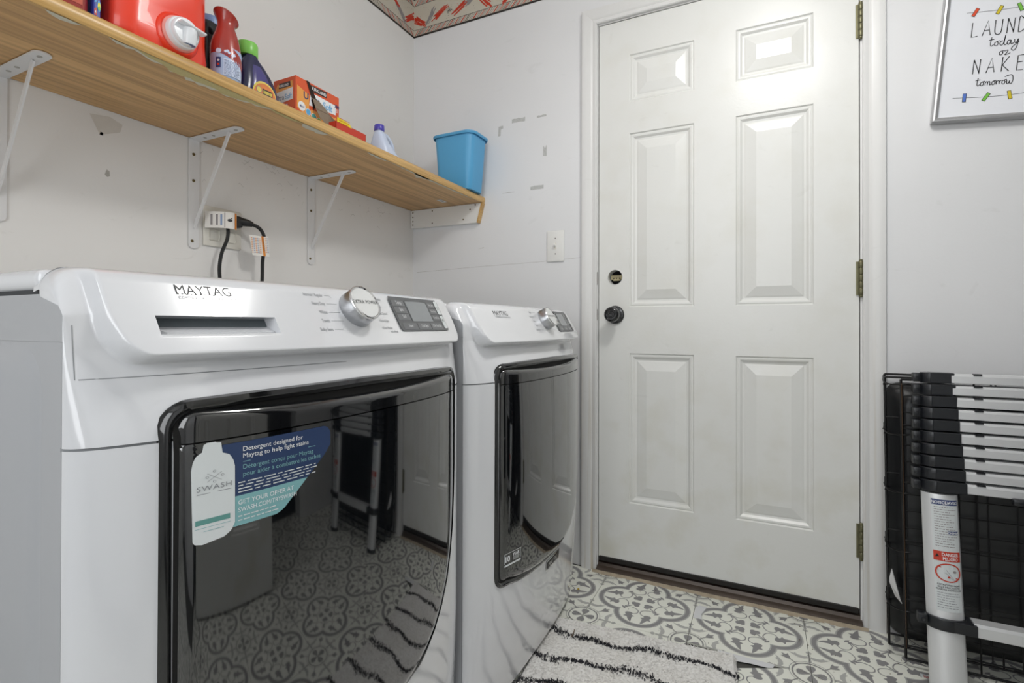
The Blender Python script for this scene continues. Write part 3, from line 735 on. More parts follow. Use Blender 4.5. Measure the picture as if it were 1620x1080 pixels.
# brackets
def bracket(name, y, label):
    t = thing(name, label, 'bracket', (0, y, 1.11), group='white steel shelf brackets')
    hw = .0145
    bm = NB(); z0, z1, th, L_ = 1.115, SZ - .0012, .0028, .198
    out = [(y - hw, z1 - .002), (y - hw, z0 + .012)] + [(y + hw * math.cos(a), z0 + .012 - .012 * math.sin(a)) for a in [PI * (1 - k / 8) for k in range(9)]][1:-1] + [(y + hw, z0 + .012), (y + hw, z1 - .002)]
    prism(bm, [(.0015, a, b) for a, b in out], (th, 0, 0))
    out = [(.0016, y - hw), (L_ - .014, y - hw)] + [(L_ - .014 + .014 * math.sin(PI * k / 8), y - hw * math.cos(PI * k / 8)) for k in range(9)][1:-1] + [(L_ - .014, y + hw), (.0016, y + hw)]
    prism(bm, [(a, b, z1 - th) for a, b in out], (0, 0, th))
    obj('strap', bm, 'white_metal', t)
    bm = NB(); a = Vector((.005, y, 1.172)); b = Vector((.150, y, z1 - th - .001)); d = (b - a).normalized(); n_ = Vector((-d.z, 0, d.x))
    prism(bm, [a + n_ * .0055 + Vector((0, -.0016, 0)), b + n_ * .0055 + Vector((0, -.0016, 0)), b - n_ * .0055 + Vector((0, -.0016, 0)), a - n_ * .0055 + Vector((0, -.0016, 0))], (0, .0032, 0))
    obj('brace', bm, 'white_metal', t)
    for z in (1.392 - .02, 1.300, 1.135):
        bm = NB(); lathe(bm, [(.0042, 0), (.0040, .0012), (.0025, .0022), (.001, .0014)], 12, (.0043, y + (.002 if z > 1.2 else -.001) - .004, z), (1, 0, 0)); obj('screw', bm, 'screw_brass', t)
    for x in (.050, .085, .175):
        bm = NB(); lathe(bm, [(.0042, 0), (.0042, .0006)], 12, (x, y, z1 - th - .0001), (0, 0, -1), sx=1.4 if x > .1 else 1); obj('bolt_hole', bm, 'stain', t)
bracket('shelf_bracket', -.580, 'white steel shelf bracket over the gap between washer and dryer, nearest the room corner')
bracket('shelf_bracket', -.985, 'white steel shelf bracket left of the wall outlet and its cords')
bracket('shelf_bracket', -1.385, 'white steel shelf bracket cut off at the left edge of the photo')
# cleat on the back wall
cl = thing('shelf_cleat', 'white painted board with slanted oak end carrying the shelf at the door wall', 'support', (.17, 0, 1.337))
bm = NB(); prism(bm, [(.002, -.0015, 1.336), (.334, -.0015, 1.334), (.347, -.0015, 1.3545), (.357, -.0015, SZ - .0012), (.002, -.0015, SZ - .0012)], (0, -.0185, 0)); obj('board', bm, 'switch_plastic', cl)
bm = NB(); prism(bm, [(.3365, -.001, 1.333), (.344, -.001, 1.333), (.3655, -.001, SZ - .0012), (.3575, -.001, SZ - .0012)], (0, -.0205, 0)); obj('end_strip', bm, 'wood_edge', cl)
for x, z in ((.012, 1.404), (.012, 1.384), (.012, 1.366), (.012, 1.350), (.115, 1.403), (.115, 1.350), (.272, 1.352), (.305, 1.391), (.330, 1.408)):
    bm = NB(); lathe(bm, [(.0034, 0), (.003, .001), (.001, .0006)], 10, (x, -.0202, z), (0, -1, 0)); obj('screw', bm, 'screw_brass', cl)
# ================================================================== SWITCH, OUTLET, CORDS
sw = thing('light_switch', 'white toggle light switch plate on the wall left of the door', 'light switch', (.680, 0, 1.215))
bm = NB(); box(bm, .6445, -.006, 1.155, .7155, -.0008, 1.275, .003, 3); pl_ = obj('plate', bm, 'switch_plastic', sw, smooth=True)
bm = NB(); box(bm, .6755, -.0068, 1.203, .6845, -.0058, 1.227); obj('toggle_slot', bm, 'outlet_plastic', sw)
bm = NB(); box(bm, .6765, -.0185, 1.2065, .6835, -.005, 1.2165, .001, 1, M=Matrix.Translation((0, -.006, 1.215)) @ Matrix.Rotation(-.55, 4, 'X') @ Matrix.Translation((0, .006, -1.212))); obj('toggle', bm, 'switch_plastic', sw)
for z in (1.185, 1.245):
    bm = NB(); lathe(bm, [(.0028, 0), (.0022, .0010)], 12, (.680, -.006, z), (0, -1, 0)); obj('screw', bm, 'print_grey', sw)
ol = thing('wall_outlet', 'off-white double outlet plate on the wall behind the washer', 'outlet', (0, -.90, 1.18))
bm = NB(); box(bm, .0008, -.960, 1.128, .0065, -.845, 1.240, .003, 2); obj('plate', bm, 'outlet_plastic', ol, smooth=True)
for y in (-.930, -.880):
    for z in (1.160, 1.205):
        bm = NB(); box(bm, .0060, y - .015, z - .015, .0082, y + .015, z + .015, .004, 2); obj('socket', bm, 'outlet_plastic', ol, smooth=True)
# plug and cord one
c1 = thing('power_cord', 'black power cord with a white and orange warning tag wrapped round its plug', 'power cord', (0.02, -.93, 1.2))
bm = NB(); box(bm, .0085, -.940, 1.188, .034, -.902, 1.220, .006, 2); obj('plug', bm, 'cord_black', c1, smooth=True)
bm = NB(); tube(bm, smooth_line([(.026, -.915, 1.200), (.040, -.912, 1.180), (.040, -.913, 1.150), (.034, -.925, 1.110), (.030, -.929, 1.070), (.028, -.926, 1.02), (.028, -.925, .94), (.03, -.93, .75)], 6), .0048, 10); obj('cable', bm, 'cord_black', c1, smooth=True)
P = Print(lambda a, b, l: Vector((.050 + l + .012 * math.cos(a * 2.2) - (.030 * (a + .62) ** 2 if a < -.62 else 0), -.9125 + .031 * a, b)))
P.grid(-1.55, 1.176, .62, 1.2215, 'paper_tag', 0, 36, 2)
P.grid(.24, 1.176, .58, 1.2215, 'tag_orange', .0004, 3, 1); P.text('WARNING', .47, 1.1815, .0078, 'ink_dark', .0008, rot=PI / 2)
for k, a in enumerate((-1.25, -1.0, -.78)): P.line([(a, 1.184), (a, 1.214)], .10, 'tag_blue' if k == 2 else 'print_grey', .0005)
P.line([(-.58, 1.178), (-.58, 1.219)], .05, 'print_grey', .0005); P.disc(-.22, 1.199, .20, 'ink_dark', .0006, 8, ry=.0045); P.line([(-.42, 1.199), (-.05, 1.206)], .0025, 'ink_dark', .0007)
P.done('warning_tag', c1)
c2 = thing('power_cord', 'black power cord arching from the right socket with a tag that hangs off it', 'power cord', (0.02, -.88, 1.2))
bm = NB(); box(bm, .0085, -.895, 1.188, .040, -.862, 1.222, .007, 2)
tube(bm, smooth_line([(.030, -.868, 1.208), (.040, -.852, 1.206), (.046, -.838, 1.203)], 4), [.013, .0125, .012, .0115, .011, .010, .009, .008, .0075], 12)
obj('plug', bm, 'cord_black', c2, smooth=True)
pc = smooth_line([(.044, -.840, 1.204), (.050, -.820, 1.196), (.052, -.806, 1.178), (.050, -.800, 1.150), (.044, -.802, 1.10), (.040, -.800, 1.05), (.036, -.80, .95), (.034, -.80, .75)], 6)
bm = NB(); tube(bm, pc, .0052, 10); obj('cable', bm, 'cord_black', c2, smooth=True)
P = Print(lambda a, b, l: Vector((.062 + l + .25 * a, -.820 + a - .10 * (b + .02), 1.148 + b)))
P.poly([(-.031, .022), (.022, .022), (.022, -.036), (-.026, -.036)], 'paper_tag', 0)
P.poly([(.002, .022), (.009, .022), (.011, -.036), (.004, -.036)], 'tag_orange', .0003); P.text('ADVERTENCIA', .0040, .019, .0062, 'ink_dark', .0005, rot=-PI / 2 + .04)
for k in range(5): P.textlines(-.027 + k * .0056, .014 - .001, .0048, 9, .0052, .0022, 'tag_blue' if k % 2 else 'tag_orange', .0004)
for k in range(2): P.textlines(.0125 + k * .0045, .016, .0038, 9, .0052, .0022, 'tag_blue' if k % 2 else 'tag_orange', .0004)
P.done('warning_tag', c2)
# ================================================================== WASHER AND DRYER
HW = 0.343
P_TAB = [(.035, .018), (.06, .024), (.12, .034), (.22, .044), (.32, .050), (.785, .050), (.815, .044), (.830, .036), (.845, .028), (.862, .022), (.880, .013), (.93, .000), (1.0, -.006)]
S_TAB = [(.795, .048), (.830, .036), (.862, .022), (.880, .013), (.93, .000), (1.0, -.006)]
B_TAB = [(.035, .012), (.30, .022), (.76, .026), (.84, .024), (.90, .018), (.965, .008)]
F_TAB = [(.86, .046), (.873, .0410), (.953, -.005), (.960, -.0125), (.9635, -.021), (.965, -.033)]
FB = .029
def console_dist(u_, z):
    """signed distance inside the raised console face (rounded lower corners)"""
    r_, w, zb = .024, .3175 - .0095 * (1 - sstep((z - .872) / .05)), .8705
    qx, qz = abs(u_) - (w - r_), (zb + r_) - z
    if qz < 0: return w - abs(u_)
    return r_ - math.hypot(max(qx, 0), max(qz, 0)) if (qx > 0 and qz > 0) else min(r_ - qz, w - abs(u_))
def fx(u_, z):
    """front of the machine: how far out of the side seam plane it stands at width u_, height z"""
    a = abs(u_); t = min(1, a / HW)
    K1 = math.sqrt(max(0, 1 - t ** 4.6)); bl = lerp_tab(B_TAB, z) * (1 - t * t) * K1
    p = lerp_tab(P_TAB, z)
    if z > .795:
        side = sstep((a - .235) / .05); p = p * (1 - side) + side * lerp_tab(S_TAB, z)
    back = p * K1 + bl
    if z <= .855: return back
    face = lerp_tab(F_TAB, z) + FB * (1 - t * t)
    k = sstep((console_dist(u_, z) + .007) / .012)
    back = min(back, face - .016)
    return back + (face - back) * k
OUT = ([(-.290, .350)] + [(-.290 + .030 * (1 - math.cos(a)), .350 - .030 * math.sin(a)) for a in [PI / 2 * k / 6 for k in range(1, 7)]][:-1]
       + [(-.255, .3215), (-.21, .313), (-.16, .307), (-.10, .302), (-.04, .299), (.02, .299), (.07, .303), (.115, .313), (.155, .330), (.190, .353), (.220, .383), (.246, .420), (.266, .465), (.279, .515), (.286, .570), (.290, .63)]
       + [(.290, .70), (.290, .786)] + [(.290 - .03 * (1 - math.cos(a)), .786 + .030 * math.sin(a)) for a in [PI / 2 * k / 6 for k in range(1, 7)]]
       + [(.20, .818), (.10, .819), (0, .820), (-.10, .819), (-.20, .818)] + [(-.260 - .030 * math.sin(a), .786 + .030 * math.cos(a)) for a in [PI / 2 * k / 6 for k in range(0, 7)]] + [(-.290, .70), (-.290, .60), (-.290, .50), (-.290, .42)])
OUT = [(p[0] * .962, p[1] if p[1] < .6 else p[1] + .007 * sstep((p[1] - .6) / .15)) for p in OUT]
def dist_out(u_, z, poly):
    best = 9
    for i in range(len(poly)):
        ax, ay = poly[i]; bx, by = poly[(i + 1) % len(poly)]; dx, dy = bx - ax, by - ay; l2 = dx * dx + dy * dy
        t = max(0, min(1, ((u_ - ax) * dx + (z - ay) * dy) / l2)) if l2 > 0 else 0
        best = min(best, math.hypot(u_ - ax - t * dx, z - ay - t * dy))
    return best
def resample(poly, step):
    out = []
    for i in range(len(poly)):
        a, b = poly[i], poly[(i + 1) % len(poly)]; l = math.hypot(b[0] - a[0], b[1] - a[1]); n = max(1, int(l / step))
        for k in range(n): out.append((a[0] + (b[0] - a[0]) * k / n, a[1] + (b[1] - a[1]) * k / n))
    return out
def offset_poly(poly, d):
    """outward for counter-clockwise polygons"""
    n = len(poly); out = []
    for i in range(n):
        a, b, c = Vector(poly[i - 1]), Vector(poly[i]), Vector(poly[(i + 1) % n])
        e1 = (b - a).normalized(); e2 = (c - b).normalized(); nn = Vector((e1.y + e2.y, -e1.x - e2.x))
        if nn.length < 1e-6: nn = Vector((e1.y, -e1.x))
        nn.normalize(); out.append(tuple(b + nn * d))
    return out
def clip_z(poly, zc, keep_above):
    out = []
    for i in range(len(poly)):
        a, b = poly[i], poly[(i + 1) % len(poly)]
        ia = (a[1] >= zc) == keep_above; ib = (b[1] >= zc) == keep_above
        if ia: out.append(a)
        if ia != ib:
            t = (zc - a[1]) / (b[1] - a[1]); out.append((a[0] + (b[0] - a[0]) * t, zc))
    return out
GO = offset_poly(resample(OUT, .02), -.012)   # outline of the glass itself
def body_x(u_, z): # smooth carrier surface of the door, ignores the pocket
    zc = min(z, .76); t = min(1, abs(u_) / HW); K = math.sqrt(max(0, 1 - t ** 4.6))
    return .050 * K + .026 * (1 - t * t) * K if z > .32 else fx(u_, z)
GB = .010
def gx(u_, z):
    d = dist_out(u_, z, GO); e = max(0, 1 - d / .014)
    tt = u_ / .29; zt = max(-1, min(1, (z - .55) / .28))
    return body_x(u_, max(z, .321)) + .004 + GB * (1 - tt * tt) * (1 - .5 * zt * zt) - .010 * (1 - math.sqrt(max(0, 1 - e * e)))
def patch(poly, fn, rings=10, skirt=0.02, center=None):
    """closed polygon in (u,z) filled with concentric rings, displaced by fn, edge turned back by skirt"""
    bm = NB(); n = len(poly)
    if center is None: center = (sum(p[0] for p in poly) / n, sum(p[1] for p in poly) / n)
    cv = bm.verts.new(fn(*center)); prev = None
    for r_ in range(1, rings + 1):
        s_ = 1 - (1 - r_ / rings) ** 1.5 if True else r_ / rings
        ring = [bm.verts.new(fn(center[0] + (p[0] - center[0]) * s_, center[1] + (p[1] - center[1]) * s_)) for p in poly]
        for i in range(n):
            if prev is None: bm.faces.new((cv, ring[i], ring[(i + 1) % n]))
            else: bm.faces.new((prev[i], ring[i], ring[(i + 1) % n], prev[(i + 1) % n]))
        prev = ring
    if skirt:
        sk = [bm.verts.new(v_.co - Vector((skirt, 0, 0))) for v_ in prev]
        for i in range(n): bm.faces.new((prev[i], sk[i], sk[(i + 1) % n], prev[(i + 1) % n]))
    return bm
def frange(a, b, st):
    n = max(1, int(round(abs(b - a) / st))); return [a + (b - a) * k / n for k in range(n + 1)]

def machine(name, label, x0, yc, dz, washer):
    t = thing(name, label, name, (x0 - .35, yc, 0))
    def zr(uu, z):    # side corners of the top are rounded over
        q = abs(uu) - (HW - .024); drop = .024 - math.sqrt(max(0, .024 ** 2 - q * q)) if q > 0 else 0
        return z - drop * max(0, (z - .905) / .06) ** 1.5
    Pm = lambda uu, z, l=0.0: Vector((x0 + fx(uu, z) + l, yc + uu, zr(uu, z) + dz))
    def nrm(uu, z, f=None):
        f = f or (lambda a, b: Vector((x0 + fx(a, b), yc + a, b + dz)))
        e = .0015; n_ = (f(uu + e, z) - f(uu - e, z)).cross(f(uu, z + e) - f(uu, z - e)); return n_.normalized()
    SL = lambda uu, z, l: Pm(uu, z) + nrm(uu, z) * (l + .0003)
    # --- front shell, upper (console) and lower panels with a seam between them
    UL = [HW, .3425, .3405, .3375, .334, .330] + frange(.328, .290, .0016) + frange(.2875, .264, .0025) + [.258, .252, .245]
    U = [-a for a in UL] + frange(-.235, .235, .02) + UL[::-1]
    slot = washer; SU0, SU1, SZ0, SZ1 = -.2750, -.1385, .8955, .9155
    if slot: U = sorted([q for q in U if abs(q - SU0) > .0012 and abs(q - SU1) > .004] + [SU0, SU1])
    Zup = frange(.7865, .80, .007) + frange(.804, .852, .004) + frange(.855, .861, .003) + frange(.863, .892, .0016) + frange(.8945, .912, .0025) + frange(.918, .950, .006) + [.953, .956, .9585, .9605, .9620, .9632, .9641, .9647, .965]
    if slot: Zup = sorted([q for q in Zup if abs(q - SZ0) > .0011 and abs(q - SZ1) > .0015] + [SZ0, SZ1])
    def sheet(Us, Zs):
        bm = NB(); V = [[bm.verts.new(Pm(uu, z)) for z in Zs] for uu in Us]
        for i in range(len(Us) - 1):
            for j in range(len(Zs) - 1): bm.faces.new((V[i][j], V[i + 1][j], V[i + 1][j + 1], V[i][j + 1]))
        return bm, V
    bm, V = sheet(U, Zup)
    # turn the top over to join the lid
    prev = [V[i][-1] for i in range(len(U))]
    for k, (bx, bz) in enumerate(((-.045, .9655), (-.058, .9655))):
        cur = [bm.verts.new((x0 + bx, yc + uu, dz + zr(uu, bz) - (.003 if k else 0))) for uu in U]
        for i in range(len(U) - 1): bm.faces.new((prev[i], prev[i + 1], cur[i + 1], cur[i]))
        prev = cur
    for sgn in (0, -1):   # close the side cheeks of the top shell
        col_ = [V[sgn][j] for j in range(len(Zup)) if Zup[j] > .928]
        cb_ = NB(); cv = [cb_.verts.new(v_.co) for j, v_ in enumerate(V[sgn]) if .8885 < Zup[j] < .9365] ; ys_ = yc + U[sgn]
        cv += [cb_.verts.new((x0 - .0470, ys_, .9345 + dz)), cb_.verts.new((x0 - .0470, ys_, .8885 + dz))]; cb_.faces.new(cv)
        obj('side_cheek', cb_, 'appliance_side_shaded', t)
        bm.faces.new(col_ + [bm.verts.new((x0 - .045, yc + U[sgn], zr(HW, .9655) + dz - .001)), bm.verts.new((x0 - .045, yc + U[sgn], .934 + dz))])
    if slot:   # cut the drawer grip out of the face along grid lines
        ins = lambda v_: SU0 - 1e-5 < v_.co.y - yc < SU1 + 1e-5 and SZ0 - 1e-5 < v_.co.z - dz < SZ1 + 1e-5 and v_.co.x > x0 - .03
        fs = [f for f in bm.faces if all(ins(v_) for v_ in f.verts)]
        bmesh.ops.delete(bm, geom=fs, context='FACES')
        be = [e for e in bm.edges if e.is_boundary and all(ins(v_) for v_ in e.verts)]; dd = {}
        for e in be:
            for v_ in e.verts:
                if v_ not in dd: dd[v_] = bm.verts.new(v_.co + Vector((-.021, 0, -.003)))
        for e in be: p_, q_ = e.verts; bm.faces.new((p_, q_, dd[q_], dd[p_]))
    con = obj('console', bm, 'appliance_white', t, smooth=True, angle=1.25)
    bm, V = sheet(U, frange(.035, .06, .0125) + frange(.08, .30, .02) + frange(.325, .765, .04) + [.778, .7840])
    bt = [V[i][0] for i in range(len(U))]; bk = [bm.verts.new((x0 - .03, yc + uu, .030 + dz)) for uu in U]
    for i in range(len(U) - 1): bm.faces.new((bt[i], bk[i], bk[i + 1], bt[i + 1]))
    obj('front_panel', bm, 'appliance_white', t, smooth=True, angle=.7)
    # dark joint line behind the seam
    bm = NB(); V = [[bm.verts.new(Pm(uu, z) + Vector((-.0025, 0, 0))) for z in (.7830, .7875)] for uu in U]
    for i in range(len(U) - 1): bm.faces.new((V[i][0], V[i + 1][0], V[i + 1][1], V[i][1]))
    obj('joint', bm, 'seam_grey', t)
    # --- cabinet body
    xb = .085
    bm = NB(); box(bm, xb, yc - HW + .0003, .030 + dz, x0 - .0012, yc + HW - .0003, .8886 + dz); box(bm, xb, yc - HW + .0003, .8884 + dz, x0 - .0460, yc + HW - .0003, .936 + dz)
    cab = obj('cabinet', bm, 'appliance_side_shaded', t, smooth=True, angle=.5)
    bm = NB(); box(bm, xb, yc - HW + .004, .934 + dz, x0 - .0455, yc + HW - .004, .941 + dz); obj('lid_gap', bm, 'seam_dark', t)
    bm = NB(); box(bm, xb - .006, yc - HW - .001, .9400 + dz, x0 - .0462, yc + HW + .001, .9622 + dz, .009, 4); obj('lid', bm, 'appliance_white', t, smooth=True, angle=.9)
    # pressed outline on the side panels
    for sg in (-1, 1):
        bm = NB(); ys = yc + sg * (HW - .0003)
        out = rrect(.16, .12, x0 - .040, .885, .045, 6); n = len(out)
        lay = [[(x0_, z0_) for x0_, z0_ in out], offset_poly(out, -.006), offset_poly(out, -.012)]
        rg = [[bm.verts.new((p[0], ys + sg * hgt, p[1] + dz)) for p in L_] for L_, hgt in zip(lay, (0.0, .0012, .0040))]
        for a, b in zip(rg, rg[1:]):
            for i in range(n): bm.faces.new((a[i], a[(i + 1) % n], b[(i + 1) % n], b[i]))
        bm.faces.new(rg[-1]); obj('side_panel', bm, 'appliance_side_shaded', t, smooth=True, angle=1.2)
    for fx_, fy in ((.13, -.29), (.13, .29), (x0 - .07, -.29), (x0 - .07, .29)):
        bm = NB(); lathe(bm, [(.020, 0), (.020, .010), (.009, .012), (.009, .034 + dz)], 16, (fx_, yc + fy, 0)); obj('foot', bm, 'rubber_dark', t)
    # --- door
    Gf = lambda uu, z: Vector((x0 + gx(uu, z), yc + uu, z + dz))
    ZS = .779
    rimO = resample(OUT, .02); bm = NB()
    layers = [(0.003, lambda p: body_x(*p) - .006), (0.0015, lambda p: body_x(*p) + .0015), (-.004, lambda p: body_x(*p) + .0035), (-.0095, lambda p: body_x(*p) + .000), (-.0115, lambda p: body_x(*p) - .003)]
    rg = []
    for off, fn in layers:
        q = offset_poly(rimO, off); rg.append([bm.verts.new((x0 + fn(p), yc + p[0], p[1] + dz)) for p in q])
    n = len(rimO)
    for a, b in zip(rg, rg[1:]):
        for i in range(n): bm.faces.new((a[i], a[(i + 1) % n], b[(i + 1) % n], b[i]))
    dr = obj('door', bm, 'door_rim', t, smooth=True, angle=.9)
    bm = patch(offset_poly(rimO, -.010), lambda a, b: Vector((x0 + max(fx(a, b), body_x(a, b) - .004) + .0012, yc + a, b + dz)), 12, 0); obj('door_recess', bm, 'void_dark', dr)
    # glass below the strip
    lowp = resample(clip_z(GO, ZS - .0008, False), .007); bm = patch(lowp, Gf, 18, .016, center=(0, .54)); gl = obj('door_glass', bm, 'door_glass', dr, smooth=True, angle=.8)
    # handle strip: its upper edge dips away from the rim so a lens-shaped grip opens behind it
    up = resample(clip_z(GO, ZS + .0008, True), .012)
    def dip(p):
        a, b = p
        pass
        return (a, b)
    upd = [dip(p) for p in up]
    def strip_top(a):
        aa = abs(a); zt = .8150 - .0095 * (1 - (aa / .267) ** 2)
        return zt - (.020 * (1 - math.sqrt(max(0, 1 - ((aa - .245) / .0224) ** 2))) if aa > .245 else 0)
    def Sf(a, b):
        top = strip_top(a); e = max(0, 1 - (top - b) / .010)
        return Vector((x0 + body_x(a, .7) + .004 + GB * (1 - (a / .29) ** 2) * .65 - .006 * e * e - .010 * (max(0, (abs(a) - .253) / .014)) ** 2, yc + a, b + dz))
    bm = NB(); cols = sorted(set([round(p[0], 4) for p in upd if True])); us = [-.2670, -.2655, -.262, -.257, -.251] + frange(-.243, .243, .012) + [.251, .257, .262, .2655, .2670]
    V = []
    for a in us:
        zt = strip_top(a)
        V.append([bm.verts.new(Sf(a, ZS + .0008 + (zt - ZS - .0008) * k / 8)) for k in range(9)])
    for i in range(len(us) - 1):
        for k in range(8): bm.faces.new((V[i][k], V[i + 1][k], V[i + 1][k + 1], V[i][k + 1]))
    tp = [r_[-1] for r_ in V]; bk = [bm.verts.new(v_.co - Vector((.010, 0, -.0005))) for v_ in tp]
    for i in range(len(us) - 1): bm.faces.new((tp[i], tp[i + 1], bk[i + 1], bk[i]))
    for s_ in (0, -1):
        sk = [bm.verts.new(v_.co - Vector((.016, 0, 0))) for v_ in V[s_]]
        for k in range(8): bm.faces.new((V[s_][k], V[s_][k + 1], sk[k + 1], sk[k]))
    obj('door_handle', bm, 'door_strip', dr, smooth=True, angle=.9)
    bm = NB(); lathe(bm, [(.052, 0), (.05, .002)], 30, (0, 0, 0), (0, 0, 1)); 
    bmesh.ops.transform(bm, matrix=Matrix.Translation((x0 + .060, yc - .01, .7985 + dz)) @ Matrix.Scale(.5, 4, (1, 0, 0)), verts=bm.verts); obj('latch_cover', bm, 'panel_grey', dr)
    # --- knob
    ku, kz = (.008, .9285) if washer else (.022, .9275)
    c = Pm(ku, kz); n_ = nrm(ku, kz); R_ = .0298
    bm = NB(); lathe(bm, [(R_ - .001, -.002), (R_, .002), (R_ - .001, .020), (R_ - .002, .0235)], 48, c, n_, capt=False)
    kb_ = obj('dial', bm, 'chrome_soft', t, smooth=True, angle=.7)
    bm = NB(); lathe(bm, [(R_ - .0015, .0215), (R_ - .0003, .0230), (R_ - .0008, .0252), (R_ - .0030, .0262), (R_ - .0045, .0250)], 48, c, n_, capt=False, capb=False); obj('dial_ring', bm, 'chrome', kb_, smooth=True, angle=1)
    bm = NB(); lathe(bm, [(R_ - .0043, .0240), (R_ - .0043, .0249)], 48, c, n_); obj('dial_face', bm, 'knob_face', kb_)
    xr = Vector((0, 1, 0)); xr = (xr - n_ * xr.dot(n_)).normalized(); yr = n_.cross(xr)
    if yr.z < 0: yr = -yr
    P = Print(lambda a, b, l: c + xr * a + yr * b + n_ * (.0251 + l)); P.text('EXTRA POWER', 0, -.0025, .0088 if washer else .0075, 'ink_dark', .0002, 'CENTER', sx=.80, spacing=1.15); P.done('lettering', kb_)
    # --- printed legends
    P = Print(SL)
    if washer:
        def brand(x_, z_, h_):
            P.text('MAYTAG', x_, z_, h_, 'ink_dark', 0, sx=1.02)
            w_ = .665 * h_ * 4.35
            for k in range(9):    # slab serifs
                a = x_ + h_ * .02 + k * w_ / 9 * .965 + .0008
                P.poly([(a - .0008, z_ - .0002), (a + .0014, z_ - .0002), (a + .0014, z_ + .0006), (a - .0008, z_ + .0006)], 'ink_dark', .0001)
        brand(-.247, .9400, .0155)
        P.text('COMMERCIAL TECHNOLOGY', -.246, .9345, .0050, 'ink_grey', 0, sx=.98)
        for k, s_ in enumerate(('Normal / Regular', 'Heavy Duty', 'Whites', 'Towels', 'Bulky Items')):
            z_ = .9490 - .0124 * k; ue = (-.0455, -.0475, -.0495, -.0515, -.0520)[k]
            P.text(s_, ue, z_ - .002, .0068, 'ink_grey', 0, 'RIGHT', sx=.72)
            P.line([(ue + .003, z_), (-.033 if k in (0, 4) else -.025, z_)] + ([(-.030, z_ - .003 * (1 if k == 0 else -1))] if k in (0, 4) else []), .00045, 'ink_grey', 0)
        for k, s_ in enumerate(('Quick Wash', 'Delicates', 'Drum Control', 'Drain & Spin', 'Clean Washer')):
            z_ = .9485 - .0118 * k; P.text(s_, .0600 - .001 * k, z_ - .002, .0062, 'ink_grey', 0, 'LEFT', sx=.70); P.line([(.054, z_), (.058, z_)], .0004, 'ink_grey', 0)
        P.text('with affresh', .072, .8935, .0052, 'ink_grey', 0, 'LEFT', sx=.8)
    else:
        P.text('MAYTAG', -.236, .9370, .0155, 'ink_dark', 0); P.text('COMMERCIAL TECHNOLOGY', -.235, .9315, .0050, 'ink_grey', 0)
        for k, s_ in enumerate(('Regular', 'Heavy Duty', 'Whites', 'Towels', 'Bulky Items')):
            z_ = .9480 - .0115 * k; P.text(s_, -.0405, z_ - .002, .0066, 'ink_grey', 0, 'RIGHT', sx=.72); P.line([(-.038, z_), (-.018, z_)], .0004, 'ink_grey', 0)
        for k, s_ in enumerate(('Delicates', 'Wrinkle', 'Timed Dry', 'Quick Dry', 'Damp')):
            z_ = .9480 - .0115 * k; P.text(s_, .060, z_ - .002, .0060, 'ink_grey', 0, 'LEFT', sx=.7)
    P.done('legend', con)['kind'] = 'stuff'
    # --- display panel
    a0, a1, b0, b1 = .102, .270, .8955, .9545
    if True:
        sk = lambda uu, z: uu + .18 * (.923 - z) * (-1)
        P = Print(lambda a, b, l: SL(a, b, l + .0006))
        out = rrect(a0, b0, a1, b1, .005, 4); nn = len(out)
        # solid plate: draped grid plus rim
        bm = NB(); us = frange(a0, a1, .012); zs = frange(b0, b1, .008)
        P.mi('panel_grey')
        P.grid(a0 + .003, b0, a1 - .003, b1, 'panel_grey', .0010, 12, 6); P.grid(a0, b0 + .003, a0 + .003, b1 - .003, 'panel_grey', .0010, 1, 6); P.grid(a1 - .003, b0 + .003, a1, b1 - .003, 'panel_grey', .0010, 1, 6)
        P.line([(a0, b0 + .002), (a0, b1 - .002)], .0008, 'ink_dark', .0012); P.line([(a0 + .002, b1), (a1 - .002, b1)], .0009, 'ink_dark', .0012)
        W_, Hh = a1 - a0, b1 - b0; X = lambda q: a0 + W_ * q; Z = lambda q: b0 + Hh * q
        P.grid(X(.27), Z(.28), X(.70), Z(.90), 'lcd', .0014, 5, 3); P.line([(X(.27), Z(.28)), (X(.27), Z(.90)), (X(.70), Z(.90))], .0008, 'ink_dark', .0016)
        words = (('Temp', 'Spin', 'Soil'), ('Delay Start', 'Extra Rinse', 'Control Lock'), ('Steam', 'Cycle Signal', '12 Hr Fresh Spin')) if washer else (('Temp', 'Dryness', 'Time'), ('Wrinkle', 'Signal', 'Lock'), ('Steam', 'Damp', 'Eco'))
        for k in range(3):
            z_ = .90 - .205 * k
            P.grid(X(.03), Z(z_ - .17), X(.245), Z(z_), 'panel_button', .0013, 3, 1); P.grid(X(.72), Z(z_ - .17), X(.885), Z(z_), 'panel_button', .0013, 3, 1)
            P.grid(X(.06 + .275 * k), Z(.045), X(.315 + .275 * k), Z(.23), 'panel_button', .0013, 3, 1)
            P.text(words[0][k], X(.145), Z(z_ - .115), .0082, 'ink_white', .0017, 'CENTER', sx=.85)
            P.text(words[1][k], X(.805), Z(z_ - .11), .0055, 'ink_white', .0017, 'CENTER', sx=.72)
            P.text(words[2][k], X(.19 + .275 * k), Z(.11), .0065, 'ink_white', .0017, 'CENTER', sx=.78)
